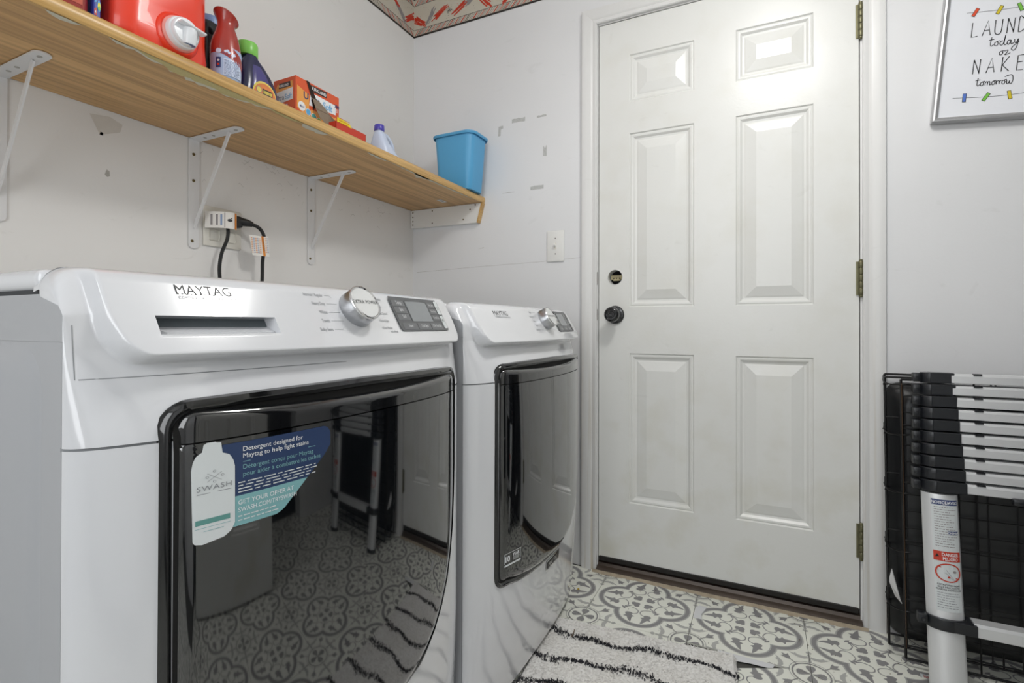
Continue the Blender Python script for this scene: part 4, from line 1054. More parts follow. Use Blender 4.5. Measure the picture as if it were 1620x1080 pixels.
        for (q0, q1, g) in ((.52, .96, 0), (.06, .48, 1)):
            P.poly(rrect(X(.905), Z(q0), X(.985), Z(q1), .003, 3), 'print_white' if washer else 'panel_grey', .0016)
            cx, cz = X(.945), Z((q0 + q1) / 2 + g * .06)
            if g:
                P.poly([(cx - .003, cz - .003), (cx + .0005, cz), (cx - .003, cz + .003)], 'ink_dark', .002); P.line([(cx + .0022, cz - .003), (cx + .0022, cz + .003)], .0010, 'ink_dark', .002)
            else: P.line([(cx + .003 * math.cos(q), cz + .003 * math.sin(q)) for q in [PI / 2 + .6 + k * (2 * PI - 1.2) / 10 for k in range(11)]], .0006, 'ink_dark', .002)
        P.done('display', con)
    if washer:
        # detergent drawer grip: grey back, sloped floor, divider
        f0 = Pm(-.10, .912)
        bm = NB(); V_ = []
        for a in frange(-.285, -.128, .02): V_.append([bm.verts.new(Pm(a, z_) + Vector((-.019, 0, -.004))) for z_ in (.889, .905, .924)])
        for i in range(len(V_) - 1):
            for k in range(2): bm.faces.new((V_[i][k], V_[i + 1][k], V_[i + 1][k + 1], V_[i][k + 1]))
        obj('grip_recess', bm, 'slot_grey', con)
        bm = NB(); q = [Pm(-.272, .903) + Vector((-.020, 0, 0)), Pm(-.138, .903) + Vector((-.020, 0, 0)), Pm(-.139, .901) + Vector((-.007, 0, -.004)), Pm(-.264, .901) + Vector((-.007, 0, -.004))]
        prism(bm, q, (0, 0, -.004)); obj('drawer_lip', bm, 'appliance_white', con)
        # drawer outline: fine groove under the lip and up the left cheek
        P = Print(lambda a, b, l: SL(a, b, l)); P.line([(-.334, .852)] + [(a, .852) for a in frange(-.33, -.02, .02)], .0009, 'seam_grey', 0); P.line([(-.3365, .852), (-.3365, .885), (-.3365, .905)], .0007, 'seam_grey', 0); P.done('drawer_seam', con)
        # promotional sticker on the glass
        GS = lambda a, b, l: Gf(-.214 + (a + .2215) * .8815, .773 + (b - .778) * .70) + Vector((1, 0, .0)) * (.0006 + l)
        E = Print(GS)
        def pg(poly, m_, lift, st=.004):
            """polygon draped on the glass: cut in vertical strips"""
            xs = frange(min(p[0] for p in poly), max(p[0] for p in poly), st)
            for xa, xb_ in zip(xs, xs[1:]):
                def span(x):
                    zs_ = []
                    for i in range(len(poly)):
                        (ax, ay), (bx, by) = poly[i], poly[(i + 1) % len(poly)]
                        if (ax - x) * (bx - x) <= 0 and ax != bx: zs_.append(ay + (by - ay) * (x - ax) / (bx - ax))
                    return (min(zs_), max(zs_)) if zs_ else None
                A_, B_ = span(xa + 1e-6), span(xb_ - 1e-6)
                if A_ and B_:
                    for k in range(3):
                        f_ = lambda s2, q: s2[0] + (s2[1] - s2[0]) * q / 3
                        E.poly([(xa, f_(A_, k)), (xb_, f_(B_, k)), (xb_, f_(B_, k + 1)), (xa, f_(A_, k + 1))], m_, lift)
        globals()['WS'] = (E, pg)
        sticker(E, pg); E.done('sticker', dr)
    else:
        x1, z1 = -.258, .377
        E = Print(lambda a, b, l: Gf(x1 + (a - x1) * .78, z1 + (b - z1) * .82) + Vector((.0014 + l, 0, 0)))
        for q in ([(x1, z1 - .012), (x1 + .070, z1 - .012)], [(x1, z1 + .022), (x1 + .070, z1 + .022)], [(x1, z1 - .005), (x1, z1 + .022)], [(x1 + .070, z1 - .005), (x1 + .070, z1 + .022)]): E.line(q, .0012, 'print_white', 0)
        E.text('10', x1 + .003, z1 + .001, .0215, 'ink_white', .0002, bold=.03); E.text('YEAR', x1 + .0325, z1 + .0095, .0125, 'ink_white', .0002, bold=.02)
        E.textlines(x1 + .033, z1 + .006, .033, 3, .0033, .0014, 'print_white', .0002, jag=.2); E.poly([(x1, z1 - .012), (x1 + .070, z1 - .012), (x1 + .070, z1 - .0075), (x1, z1 - .0075)], 'print_white', .0001)
        E.done('warranty_sticker', dr)
    # maker's badge on the lower front panel
    P = Print(lambda a, b, l: SL(a + .011, b, l + .0008)); w_, h_ = .046, .0135; cb = .278
    P.grid(-w_, cb - h_, w_, cb + h_, 'chrome', .0008, 6, 1); P.grid(-w_ + .003, cb - h_ + .003, w_ - .003, cb + h_ - .003, 'print_navy' if False else 'ink_black', .0011, 6, 1)
    P.text('MAYTAG', 0, cb - .0055, .0165, 'chrome', .0014, 'CENTER'); P.grid(-w_ + .006, cb - h_ + .0045, w_ - .006, cb - h_ + .0055, 'chrome', .0014, 4, 1)
    for (zA, zB) in ((cb - h_, cb - h_ + .0001),): pass
    P.done('badge', t)
    if washer:
        pass
    return t
def sticker(E, pg):
    # sheet position on the glass: measured corners
    T0, T1 = -.232, -.078          # left and right of the blue card
    zt = .778
    card = [(-.236, zt), (-.088, zt), (-.080, zt - .006), (-.078, zt - .012), (-.078, zt - .036), (-.088, zt - .052), (-.156, zt - .128), (-.166, zt - .134), (-.236, zt - .134)]
    cut = zt - .086
    hi = [p for p in card if p[1] >= cut]
    pg([(-.236, zt), (-.088, zt), (-.080, zt - .006), (-.078, zt - .012), (-.078, zt - .036), (-.088, zt - .052), (-.119, cut), (-.236, cut)], 'print_navy', 0)
    pg([(-.236, cut), (-.119, cut), (-.156, zt - .128), (-.166, zt - .134), (-.236, zt - .134)], 'print_teal', 0)
    bt = [(-.269, .640), (-.266, .633), (-.258, .630), (-.234, .634), (-.2255, .641), (-.2215, .652), (-.2215, .742), (-.2235, .753), (-.228, .762), (-.2370, .767), (-.2370, .7755), (-.2375, .783), (-.2425, .7835), (-.243, .785), (-.2540, .785), (-.2545, .7835), (-.2580, .7825), (-.2575, .7725), (-.265, .766), (-.2688, .755), (-.2695, .745)]
    pg(bt, 'print_white', .0005, .0016)
    c_ = -.2450
    E.text('SWASH', c_, .712, .0112, 'ink_grey', .0009, 'CENTER', sx=1.0, spacing=1.1); E.line([(c_ - .019, .7075), (c_ + .019, .7075)], .0010, 'ink_grey', .0008)
    for a in (.8, -.8): E.line([(c_ - .008, .731 - .008 * a), (c_ + .008, .731 + .008 * a)], .0005, 'ink_grey', .0008)
    for (a, b) in ((0, .740), (-.008, .732), (.009, .732), (0, .724)): E.disc(c_ + a, b, .0018, 'ink_grey', .0007, 10); E.disc(c_ + a, b, .0012, 'print_white', .0009, 10)
    E.poly([(c_ - .0205, .6605), (c_ + .0175, .6605), (c_ + .0175, .6685), (c_ - .0205, .6685)], 'print_teal_dark', .0009)
    E.line([(c_ - .021, .6555), (c_ + .018, .6555)], .0007, 'print_teal', .0009); E.line([(c_ - .012, .650), (c_ + .010, .650)], .0007, 'print_teal', .0009)
    x_ = -.2115
    E.text('Detergent designed for', x_, zt - .0155, .0108, 'ink_white', .0005, sx=.84)
    E.text('Maytag to help fight stains', x_, zt - .0265, .0108, 'ink_white', .0005, sx=.84)
    E.line([(x_, zt - .0325), (x_ + .106, zt - .0325)], .0009, 'print_teal', .0005)
    E.text('D\u00e9tergent con\u00e7u pour Maytag', x_, zt - .0445, .0108, 'print_teal', .0005, sx=.78)
    E.text('pour aider \u00e0 combattre les taches', x_, zt - .0560, .0108, 'print_teal', .0005, sx=.78)
    E.textlines(-.2175, zt - .066, .118, 4, .0050, .0016, 'print_white', .0005, jag=.15)
    E.text('GET YOUR OFFER AT', -.2175, cut - .0145, .0105, 'ink_white', .0005, sx=.76)
    E.text('SWASH.COM/TRYSWASH', -.2175, cut - .0265, .0105, 'ink_white', .0005, sx=.68)
    E.textlines(-.2175, cut - .034, .060, 2, .0065, .0018, 'print_white', .0005, jag=.2)
machine('washer', 'white front-loading washer nearest the camera, dark glass door with a blue detergent sticker', .795, -1.263, 0.0, True)
machine('dryer', 'white front-loading dryer standing against the door wall beyond the washer, without any blue sticker', .818, -.569, -.007, False)
# ================================================================== THINGS ON THE SHELF
def rbox_profile(w, d, r_, n=6):   # rounded rectangle loop centred on 0
    return rrect(-w / 2, -d / 2, w / 2, d / 2, r_, n)
def loft(bm, loops, capb=True, capt=True, mi=0):
    R = [[bm.verts.new(p) for p in L_] for L_ in loops]; n = len(R[0])
    for a, b in zip(R, R[1:]):
        for i in range(n): f = bm.faces.new((a[i], a[(i + 1) % n], b[(i + 1) % n], b[i])); f.material_index = mi
    if capb: bm.faces.new(R[0][::-1]).material_index = mi
    if capt: bm.faces.new(R[-1]).material_index = mi
    return R
# red detergent dispenser jug
t = thing('detergent_jug', 'big red laundry detergent jug with a white push-button tap near the shelf edge', 'jug', (.24, -1.245, ST))
bm = NB(); loops = []; jx, jy = .235, -1.252
for k in range(15):
    z = k / 14; h_ = .275 * z
    f_ = 1 - .10 * max(0, (z - .72) / .28) ** 2; e = min(1, (z * 275) / 8) ** .5 if z < .03 else 1
    wv = .196 * f_ * (1 - .05 * math.sin(PI * z)) * (.93 if k == 0 else 1)
    dp = .225 * f_ * (.95 if k == 0 else 1)
    L_ = []
    for (a, b) in rbox_profile(dp, wv, .045, 8):
        x = a; y = b
        # shallow dished front where the tap sits, shoulder fold at right
        if a > dp * .3:
            rr_ = math.hypot(b - .034, h_ - .052); x -= .012 * max(0, 1 - rr_ / .062) ** .7 if rr_ < .062 else 0
            x += .006 * math.sin((b + .02) * 30) * sstep((z - .3) / .3)
        L_.append((jx + x, jy + y, ST + .0008 + h_))
    loops.append(L_)
loft(bm, loops); jb = obj('jug_body', bm, 'jug_red', t, smooth=True, angle=1.2)
ta = Vector((.343, -1.233, ST + .045)); ax = Vector((1, 0, 0))
bm = NB(); lathe(bm, [(.044, -.012), (.043, 0), (.040, .006), (.037, .009), (.034, .007)], 40, ta, ax); obj('tap_collar', bm, 'jug_red', t, smooth=True, angle=.8)
bm = NB(); lathe(bm, [(.034, .004), (.034, .010), (.031, .013)], 40, ta, ax); obj('seal_ring', bm, 'jug_pink', t, smooth=True, angle=.8)
bm = NB(); lathe(bm, [(.0305, .008), (.0305, .020), (.029, .023), (.0265, .024), (.0265, .030), (.024, .033), (.010, .034), (.001, .034)], 44, ta, ax); tp_ = obj('tap', bm, 'plastic_white', t, smooth=True, angle=.7)
sp = ta + Vector((.034, .004, -.006))
bm = NB(); lathe(bm, [(.0115, -.019), (.0125, -.016), (.0130, .004), (.0120, .012), (.006, .016), (.001, .017)], 28, sp, (.15, .0, 1), capb=False); obj('tap_spout', bm, 'plastic_white', tp_, smooth=True)
bm = NB(); lathe(bm, [(.0118, -.0185), (.0100, -.017)], 28, sp, (.15, 0, 1)); obj('spout_opening', bm, 'tap_hole', tp_)
bm = NB(); box(bm, -.005, -.024, -.0022, .012, .026, .0022, .002, 3, M=Matrix.Translation(sp + Vector((.004, 0, .013))) @ Matrix.Rotation(-.12, 4, 'X')); obj('tap_lever', bm, 'plastic_white', tp_, smooth=True)
# two packets cut by the top edge of the photo, left of the jug
t = thing('product_bottle', 'dark red cleaner bottle at the top left edge, left of the red jug', 'bottle', (.315, -1.412, ST))
bm = NB(); loft(bm, [[(  .313 + a * s_, -1.412 + b * s_, ST + h_) for a, b in rbox_profile(.05, .072, .018)] for s_, h_ in ((.96, .0005), (1, .004), (1, .12), (.9, .15), (.5, .18), (.4, .20))]); obj('bottle_body', bm, 'bottle_maroon', t, smooth=True, angle=1)
P = Print(lambda a, b, l: Vector((.3385 + l, -1.412 + a, ST + b))); P.grid(-.022, .018, .022, .10, 'box_red', .0003); P.disc(.010, .030, .007, 'ink_black', .0006, 14); P.disc(.011, .033, .003, 'print_white', .0009, 10); P.done('label', t)
t = thing('product_carton', 'navy blue printed carton squeezed between dark red bottle and red jug', 'box', (.30, -1.350, ST))
bm = NB(); box(bm, .255, -1.3725, ST + .0006, .338, -1.3625, ST + .19, .0015, 1); obj('carton', bm, 'box_navy', t)
P = Print(lambda a, b, l: Vector((.3382 + l, -1.3675 + a * .42, ST + b))); P.disc(.005, .030, .0065, 'dot_blue', .0003, 16, ry=.010); P.disc(.005, .030, .0050, 'yellow', .0006, 16, ry=.007); P.disc(.005, .0265, .0045, 'dot_green', .0009, 16, ry=.004)
P.poly([(-.012, .012), (-.003, .012), (-.003, .026), (-.012, .023)], 'print_red', .0003); P.poly([(-.011, .016), (-.005, .016), (-.007, .021)], 'print_white', .0006); P.poly([(-.011, .034), (-.004, .036), (-.004, .043), (-.011, .041)], 'dot_blue', .0003); P.done('label', t)
# dark bottle with pale blue cap behind
t = thing('fabric_bottle', 'black bottle with a pale blue cap half hidden behind the jug', 'bottle', (.265, -1.105, ST))
bx, by = .246, -1.104
bm = NB(); loft(bm, [[(bx + a * s_, by + b * s_, ST + h_) for a, b in rbox_profile(.07, .070, .020)] for s_, h_ in ((.95, .0005), (1, .004), (1, .135), (.93, .150), (.82, .155))]); obj('bottle_body', bm, 'bottle_black', t, smooth=True, angle=1)
bm = NB(); lathe(bm, [(.031, .150), (.0315, .153), (.0315, .166), (.030, .170), (.024, .171)], 32, (bx, by, ST)); obj('cap', bm, 'plastic_blue_cap', t, smooth=True, angle=.8)
P = Print(lambda a, b, l: Vector((bx + .0352 + l, by + a, ST + b))); P.grid(-.024, .012, .024, .12, 'ink_dark', .0002); P.disc(-.012, .030, .009, 'print_red', .0005, 16); P.disc(-.012, .030, .0065, 'ink_black', .0008, 16); P.disc(-.012, .031, .0035, 'print_white', .0011, 10); P.done('label', t)
# air freshener can with flared maroon top
t = thing('air_freshener', 'maroon air freshener with a flared slanted top and sky-blue label', 'spray bottle', (.318, -1.128, ST))
bx, by = .324, -1.116
def ring(rad, z, tilt=0, sy=1, n=36): return [(bx + rad * math.cos(2 * PI * k / n), by + rad * sy * math.sin(2 * PI * k / n), ST + .835 * z + tilt * rad * math.sin(2 * PI * k / n)) for k in range(n)]
bm = NB(); loft(bm, [ring(.0275, .0006), ring(.0295, .004), ring(.0305, .02), ring(.0312, .06), ring(.0308, .085)], capt=False); cb_ = obj('can', bm, 'label_skyblue', t, smooth=True, angle=1.2)
bm = NB(); loft(bm, [ring(.0316, .050, -.5), ring(.0317, .070, -.5), ring(.0295, .100, -.25), ring(.0262, .118, -.1), ring(.0222, .134, 0), ring(.0185, .148, -.1), ring(.0172, .156, -.2), ring(.0185, .164, -.35), ring(.0225, .173, -.45), ring(.0250, .178, -.45), ring(.0235, .180, -.45), ring(.018, .176, -.45)], capb=False); obj('spray_head', bm, 'bottle_maroon', t, smooth=True, angle=1.2)
bm = NB(); R0, R1, R2 = ring(.0250, .1785, -.45), ring(.0240, .1805, -.45), ring(.021, .179, -.45); loft(bm, [R0, R1, R2], capb=False, capt=False); obj('rim', bm, 'bottle_lip', t, smooth=True)
def canf(a, b, l):  # wrap: a = angle (rad) measured from +x toward +y
    r_ = .0314 + l; return Vector((bx + r_ * math.cos(a), by + r_ * math.sin(a), ST + .835 * b))
P = Print(canf)
P.line([(a, .064 - .012 * math.sin(a + .5)) for a in frange(-1.9, 1.2, .15)], .0022, 'ink_navy', .0002)
P.grid(-.75, .010, .55, .054, 'jug_milk', .0002, 8, 1)
for k in range(13): P.textlines(-.70, .048 - k * .003, 1.15, 1, .003, .0012, 'ink_navy', .0004, jag=.25)
P.grid(-1.25, .028, -.92, .055, 'ink_navy', .0003, 3, 1); P.disc(-1.08, .047, .09, 'print_white', .0005, 8, ry=.003); P.disc(-1.08, .036, .09, 'print_red', .0005, 8, ry=.003)
P.disc(-1.08, .072, .20, 'print_white', .0002, 14, ry=.007); P.disc(-1.08, .072, .17, 'jug_milk', .0004, 14, ry=.0058)
for k, (a, b) in enumerate(((-.62, .072), (-.50, .074), (-.40, .070), (-.15, .066), (-.05, .068))): P.disc(a, b, .10, 'jug_milk', .0003, 10, ry=.0035)
P.done('label', t)
# navy detergent bottle with a lime green cap
t = thing('detergent_bottle', 'navy detergent bottle with a lime green cap and orange label', 'bottle', (.27, -1.0, ST))
bx, by = .262, -1.006
prof2 = [(-.052, .058, .0006), (-.054, .062, .006), (-.053, .062, .03), (-.050, .056, .055), (-.045, .043, .080), (-.038, .027, .100), (-.031, .012, .113), (-.026, .003, .121), (-.0245, .000, .128)]
def dloop(y0, y1, z, dp): 
    return [(bx + a, by + (y0 + y1) / 2 + b, ST + z) for a, b in rrect(-dp / 2, -(y1 - y0) / 2, dp / 2, (y1 - y0) / 2, min(dp, y1 - y0) * .34, 6)]
bm = NB(); loft(bm, [dloop(a, b, z, .074 * (1 if z < .06 else 1 - .45 * (z - .06) / .07)) for a, b, z in prof2]); db = obj('bottle_body', bm, 'bottle_navy', t, smooth=True, angle=1.2)
bm = NB(); tube(bm, smooth_line([(bx - .006, by + .000, ST + .116), (bx - .010, by + .030, ST + .104), (bx - .012, by + .056, ST + .074), (bx - .012, by + .070, ST + .040), (bx - .010, by + .068, ST + .010)], 5), .012, 12); obj('handle', bm, 'bottle_navy', db, smooth=True)
bm = NB(); loft(bm, [dloop(a + .003, b - .004, z, .080 * (1 if z < .06 else 1 - .45 * (z - .06) / .07)) for a, b, z in [(-.046, .052, .004), (-.045, .051, .03), (-.041, .044, .055), (-.034, .032, .078), (-.024, .014, .096)]]); obj('body_panel', bm, 'bottle_violet', db, smooth=True, angle=1.2)
bm = NB(); lathe(bm, [(.0235, .122), (.0245, .124), (.0245, .150), (.0225, .154), (.010, .155)], 32, (bx, by - .012, ST)); obj('cap', bm, 'lime_green', t, smooth=True, angle=.8)
P = Print(lambda a, b, l: Vector((bx + .0405 + l - .22 * max(0, b - .056), by + a, ST + b)))
P.disc(.006, .026, .033, 'label_yellow', .0002, 24, ry=.034); P.disc(.007, .024, .031, 'label_orange', .0005, 24, ry=.031); P.disc(-.010, .036, .008, 'ink_grey', .0008, 14); P.disc(-.010, .036, .0065, 'label_yellow', .0011, 14); P.poly([(.000, .028), (.028, .028), (.028, .042), (.000, .042)], 'ink_dark', .0008)
P.text('DISCO', .0015, .031, .0095, 'label_yellow', .0011, sx=.85, bold=.02) if False else P.textlines(.0018, .031, .024, 1, .01, .0075, 'label_yellow', .0011, jag=0)
P.disc(.020, .008, .010, 'print_red', .0008, 14); P.disc(.004, .006, .009, 'print_white', .0008, 14); P.done('label', t)
# orange carton of dryer sheets, torn open
t = thing('dryer_sheet_box', 'tall orange dryer sheet carton with a torn front flap and blue lettering', 'box', (.235, -.81, ST))
X0, X1, Y0, Y1, BH = .192, .278, -.886, -.730, .134
bm = NB(); box(bm, X0, Y0, ST + .0005, X1, Y1, ST + BH, .001, 1); bo = obj('carton', bm, 'box_orange', t)
f1 = lambda a, b, l: Vector((X1 + .0004 + l, Y0 + a, ST + b)); W1 = Y1 - Y0
P = Print(f1)
P.poly([(.004, .05), (.045, .030), (.045, .098), (.004, .110)], 'box_orange_light', 0); P.poly([(.050, .02), (W1 - .01, .02), (W1 - .01, .070), (.05, .060)], 'box_orange_light', 0)
P.poly([(.045, .128), (.052, .111), (.108, .114), (.108, .131)], 'badge_dark', .0004); P.text('KIRKLAND', .055, .117, .0115, 'ink_white', .0007, sx=.92, bold=.02)
P.poly([(.045, .070), (.142, .078), (.142, .106), (.050, .108)], 'ink_white', .0002)
P.text('U', .026, .083, .026, 'ink_navy', .0005, bold=.02); P.text('ltra', .052, .084, .026, 'ink_navy', .0005, bold=.02, sx=.9); P.text('Soft', .094, .081, .026, 'dot_blue', .0005, bold=.02, sx=.85)
P.text('250', .137, .100, .012, 'ink_navy', .0008, bold=.03); P.textlines(.138, .095, .015, 3, .004, .0016, 'ink_white', .0006)
P.disc(.020, .058, .0125, 'ink_white', .0004, 20); P.text('4in1', .020, .054, .0105, 'ink_navy', .0007, 'CENTER', bold=.02, sx=.9)
for k, c in enumerate(('dot_blue', 'dot_teal', 'dot_green', 'print_grey')): P.disc(.042 + .019 * k, .050 - .006 * k, .0092, 'ink_white', .0004, 18); P.disc(.042 + .019 * k, .050 - .006 * k, .0080, c, .0007, 18)
P.disc(.090, .064, .0085, 'ink_white', .0005, 18); P.disc(.090, .064, .0072, 'dot_green', .0008, 18); P.disc(.108, .060, .0085, 'ink_white', .0005, 18)
P.poly([(.118, .004), (.140, .060), (.150, .058), (W1 - .001, .050), (W1 - .001, .004)], 'jug_milk', .0004); P.done('front_print', bo)
P = Print(f1)      # opening left by the torn flap
gap = [(.034, .1342), (.040, .122), (.046, .108), (.052, .092), (.056, .076), (.060, .062), (.068, .074), (.074, .088), (.064, .104), (.054, .120), (.044, .1342)]
P.poly(gap, 'card_dark', .0008); P.done('tear_opening', bo)
bm = NB(); pts = [(.052, .092, .004), (.074, .090, .006), (.082, .070, .022), (.090, .054, .030), (.108, .042, .034), (.118, .040, .032), (.116, .026, .030), (.104, .020, .034), (.084, .022, .028), (.066, .040, .018), (.058, .066, .010)]
prism(bm, [f1(a, b, l) for a, b, l in pts], (.0012, 0, 0)); obj('torn_flap', bm, 'card_inside', bo)
f2 = lambda a, b, l: Vector((X1 - a, Y0 - .0004 - l, ST + b)); W2 = X1 - X0
P = Print(f2); a_ = lambda q: W2 - q
P.poly([(.010, .072), (.080, .066), (.080, .098), (.010, .104)], 'ink_white', .0001); P.poly([(.010, .104), (.080, .098), (.070, .120), (.012, .122)], 'box_orange_light', .0001)
P.poly([(.018, .108), (.064, .108), (.062, .122), (.020, .122)], 'badge_dark', .0003)
P.line([(.002, .047), (W2 - .002, .047)], .0012, 'box_red', .0003); P.poly([(.030, .052), (.066, .052), (.066, .062), (.030, .062)], 'jug_milk', .0002)
P.f = lambda a, b, l: Vector((X0 + a, Y0 - .0004 - l, ST + b))
P.text('Ultra', .008, .076, .020, 'ink_navy', .0005, sx=.86); P.text('Soft', .046, .076, .020, 'dot_blue', .0005, sx=.86); P.text('KIRKLAND', .024, .111, .0095, 'ink_white', .0006, sx=.8, bold=.02); P.textlines(.024, .055, .028, 1, .004, .003, 'dot_blue', .0005); P.done('side_print', bo)
# smaller carton beside it
t = thing('carton_tray', 'low open orange carton with a yellow price flash, right of the torn box', 'box', (.31, -.74, ST))
bm = NB(); X0, X1, Y0, Y1, BH = .286, .334, -.797, -.678, .034
for q in ((X0, Y0, X1, Y0 + .001), (X0, Y1 - .001, X1, Y1), (X0, Y0, X0 + .001, Y1), (X1 - .001, Y0, X1, Y1)): box(bm, q[0], q[1], ST + .0005, q[2], q[3], ST + BH)
box(bm, X0, Y0, ST + .0005, X1, Y1, ST + .0015); bo = obj('carton', bm, 'print_red', t)
bm = NB(); prism(bm, [(X1 - .001, Y0 + .052, ST + BH), (X1 - .001, Y1 - .024, ST + BH), (X0 + .01, Y1 - .030, ST + BH + .003), (X0 + .01, Y0 + .052, ST + BH + .006)], (0, 0, .001)); obj('lid_flap', bm, 'card_inside', bo)
bm = NB(); prism(bm, [(X1 - .0005, Y0 + .004, ST + BH - .002), (X1 - .0005, Y0 + .060, ST + BH - .002), (X1 - .002, Y0 + .052, ST + BH + .009), (X1 - .002, Y0 + .006, ST + BH + .013)], (.001, 0, 0)); obj('price_flash', bm, 'yellow', bo)
P = Print(lambda a, b, l: Vector((X1 + .0008 + l, Y0 + a, ST + b))); P.textlines(.008, .044, .044, 3, .006, .0018, 'print_red', .0006, jag=.3); P.done('flash_print', bo)
# bleach jug
t = thing('bleach_jug', 'pale lilac plastic jug with a purple-blue cap and loop handle', 'jug', (.24, -.47, ST))
bx, by = .235, -.474
def bl(w, d, z, oy=0): return [(bx + a, by + oy + b, ST + .93 * z) for a, b in rrect(-d / 2, -w / 2, d / 2, w / 2, min(w, d) * .38, 7)]
bm = NB(); loft(bm, [bl(.094, .08, .0006), bl(.098, .084, .006), bl(.097, .083, .045), bl(.074, .078, .062, -.012), bl(.050, .062, .084, -.023), bl(.038, .046, .106, -.027), bl(.034, .036, .120, -.028), bl(.028, .028, .128, -.029), bl(.026, .026, .134, -.029)])
tube(bm, smooth_line([(bx, by - .022, ST + .109), (bx, by + .002, ST + .115), (bx, by + .024, ST + .104), (bx, by + .037, ST + .085), (bx, by + .043, ST + .060), (bx, by + .038, ST + .036)], 6), [.0085] * 31, 12)
obj('jug_body', bm, 'jug_milk', t, smooth=True, angle=1.2)
bm = NB(); prof_ = [(.0165, .121), (.0172, .123), (.0172, .138), (.0155, .141), (.004, .142)]; lathe(bm, prof_, 30, (bx, by - .029, ST)); obj('cap', bm, 'cap_purple', t, smooth=True, angle=.7)
# small blue-capped bottles mostly hidden by the shelf edge
for nm, lb, x, y, h_ in (('small_bottle', 'tiny blue nozzle poking up beside the blue wastebasket', .16, -.215, .060), ('small_bottle', 'sliver of a blue cap above the shelf edge, right of the lilac jug', .185, -.290, .035)):
    t = thing(nm, lb, 'bottle', (x, y, ST))
    bm = NB(); lathe(bm, [(.013, .0006), (.015, .003), (.015, h_ * .5), (.009, h_ * .62)], 20, (x, y, ST)); obj('bottle_body', bm, 'cap_blue', t, smooth=True, angle=.9)
    bm = NB(); lathe(bm, [(.009, h_ * .60), (.0085, h_ * .80), (.0058, h_ * .82), (.0050, h_)], 16, (x, y, ST)); obj('nozzle', bm, 'cap_blue', t, smooth=True, angle=.7)
# blue wastebasket
t = thing('wastebasket', 'sky-blue plastic wastebasket at the far end of the shelf, against the door wall', 'wastebasket', (.30, -.09, ST))
bm = NB(); cx, cy = .302, -.091
def wl_(w, d, z, r_, ox=0, oy=0): return [(cx + ox + a, cy + oy + b, ST + z) for a, b in rrect(-w / 2, -d / 2, w / 2, d / 2, r_, 7)]
HB = .2235
loops = [wl_(.146, .104, .0006, .020), wl_(.150, .108, .004, .022), wl_(.162, .119, HB * .35, .026), wl_(.180, .134, HB - .016, .031), wl_(.181, .135, HB - .004, .032), wl_(.194, .146, HB - .012, .036), wl_(.200, .152, HB - .007, .039), wl_(.199, .151, HB - .002, .038), wl_(.190, .143, HB, .035), wl_(.177, .131, HB - .003, .031), wl_(.174, .129, HB - .02, .030), wl_(.150, .108, .012, .022)]
loft(bm, loops); obj('bin', bm, 'bin_blue', t, smooth=True, angle=1.0)
# ================================================================== FRAMED SIGN ON THE RIGHT
t = thing('framed_sign', 'silver-framed white laundry sign hanging tilted on the wall right of the door', 'sign', (2.0135, -.004, 1.673), (0, math.radians(5.2), 0), local=True)
FW, FH = .322, .400
for k, (a0, b0, a1, b1) in enumerate(((-FW / 2, -FH / 2, FW / 2, -FH / 2), (FW / 2, -FH / 2, FW / 2, FH / 2), (FW / 2, FH / 2, -FW / 2, FH / 2), (-FW / 2, FH / 2, -FW / 2, -FH / 2))):
    d = Vector((a1 - a0, 0, b1 - b0)).normalized(); n_ = Vector((-d.z, 0, d.x))   # inward
    bm = NB(); prof_ = [(0, 0), (0, -.018), (.002, -.0205), (.006, -.0215), (.010, -.0185), (.0125, -.0180), (.0145, -.0125), (.0145, 0)]
    A_ = Vector((a0, 0, b0)); B_ = Vector((a1, 0, b1)); r0 = []; r1 = []
    for (q, h_) in prof_:
        r0.append(bm.verts.new(A_ + n_ * q + d * q + Vector((0, h_, 0)))); r1.append(bm.verts.new(B_ + n_ * q - d * q + Vector((0, h_, 0))))
    for i in range(8): bm.faces.new((r0[i], r0[(i + 1) % 8], r1[(i + 1) % 8], r1[i]))
    bm.faces.new(r0[::-1]); bm.faces.new(r1); obj('frame_rail', bm, 'frame_silver', t, smooth=True, angle=.5)
bm = NB(); box(bm, -FW / 2 + .012, -.012, -FH / 2 + .012, FW / 2 - .012, -.009, FH / 2 - .012); sh = obj('print_sheet', bm, 'paper_white', t)
P = Print(lambda a, b, l: Vector((a, -.0123 - l, b)))
GL = {'L': [[(0, 1), (0, 0), (.42, .04)]], 'A': [[(-.02, 0), (.30, 1.02), (.52, .02)], [(.10, .36), (.44, .37)]], 'U': [[(0, 1), (.0, .25), (.12, .02), (.32, .02), (.44, .25), (.46, 1)]], 'N': [[(0, 0), (.02, 1)], [(.02, 1), (.44, .03)], [(.42, 0), (.46, 1)]],
      'D': [[(0, 0), (.02, 1), (.25, .92), (.44, .60), (.40, .22), (.18, .02), (0, 0)]], 'R': [[(0, 0), (0, 1), (.34, .92), (.38, .66), (.05, .52), (.44, 0)]], 'Y': [[(0, 1), (.22, .5)], [(.48, 1), (.16, 0)]],
      'K': [[(0, 0), (.02, 1)], [(.44, 1), (.04, .45), (.50, 0)]], 'E': [[(.42, 1.02), (.02, 1), (0, 0), (.42, .02)], [(.01, .55), (.34, .57)]]}
def caps(word, x, z, h_, adv, sx):
    for ch in word:
        for st in GL[ch]: P.line([(x + a * h_ * sx, z + b * h_) for a, b in st], .0021, 'ink_black', .0003, sm=3 if ch in 'UDR' else 0)
        x += adv * (1.0 if ch not in 'AKU' else 1.08)
caps('LAUNDRY', -.092, .032, .040, .0238, .80)
caps('NAKED', -.080, -.071, .0395, .0292, .80)
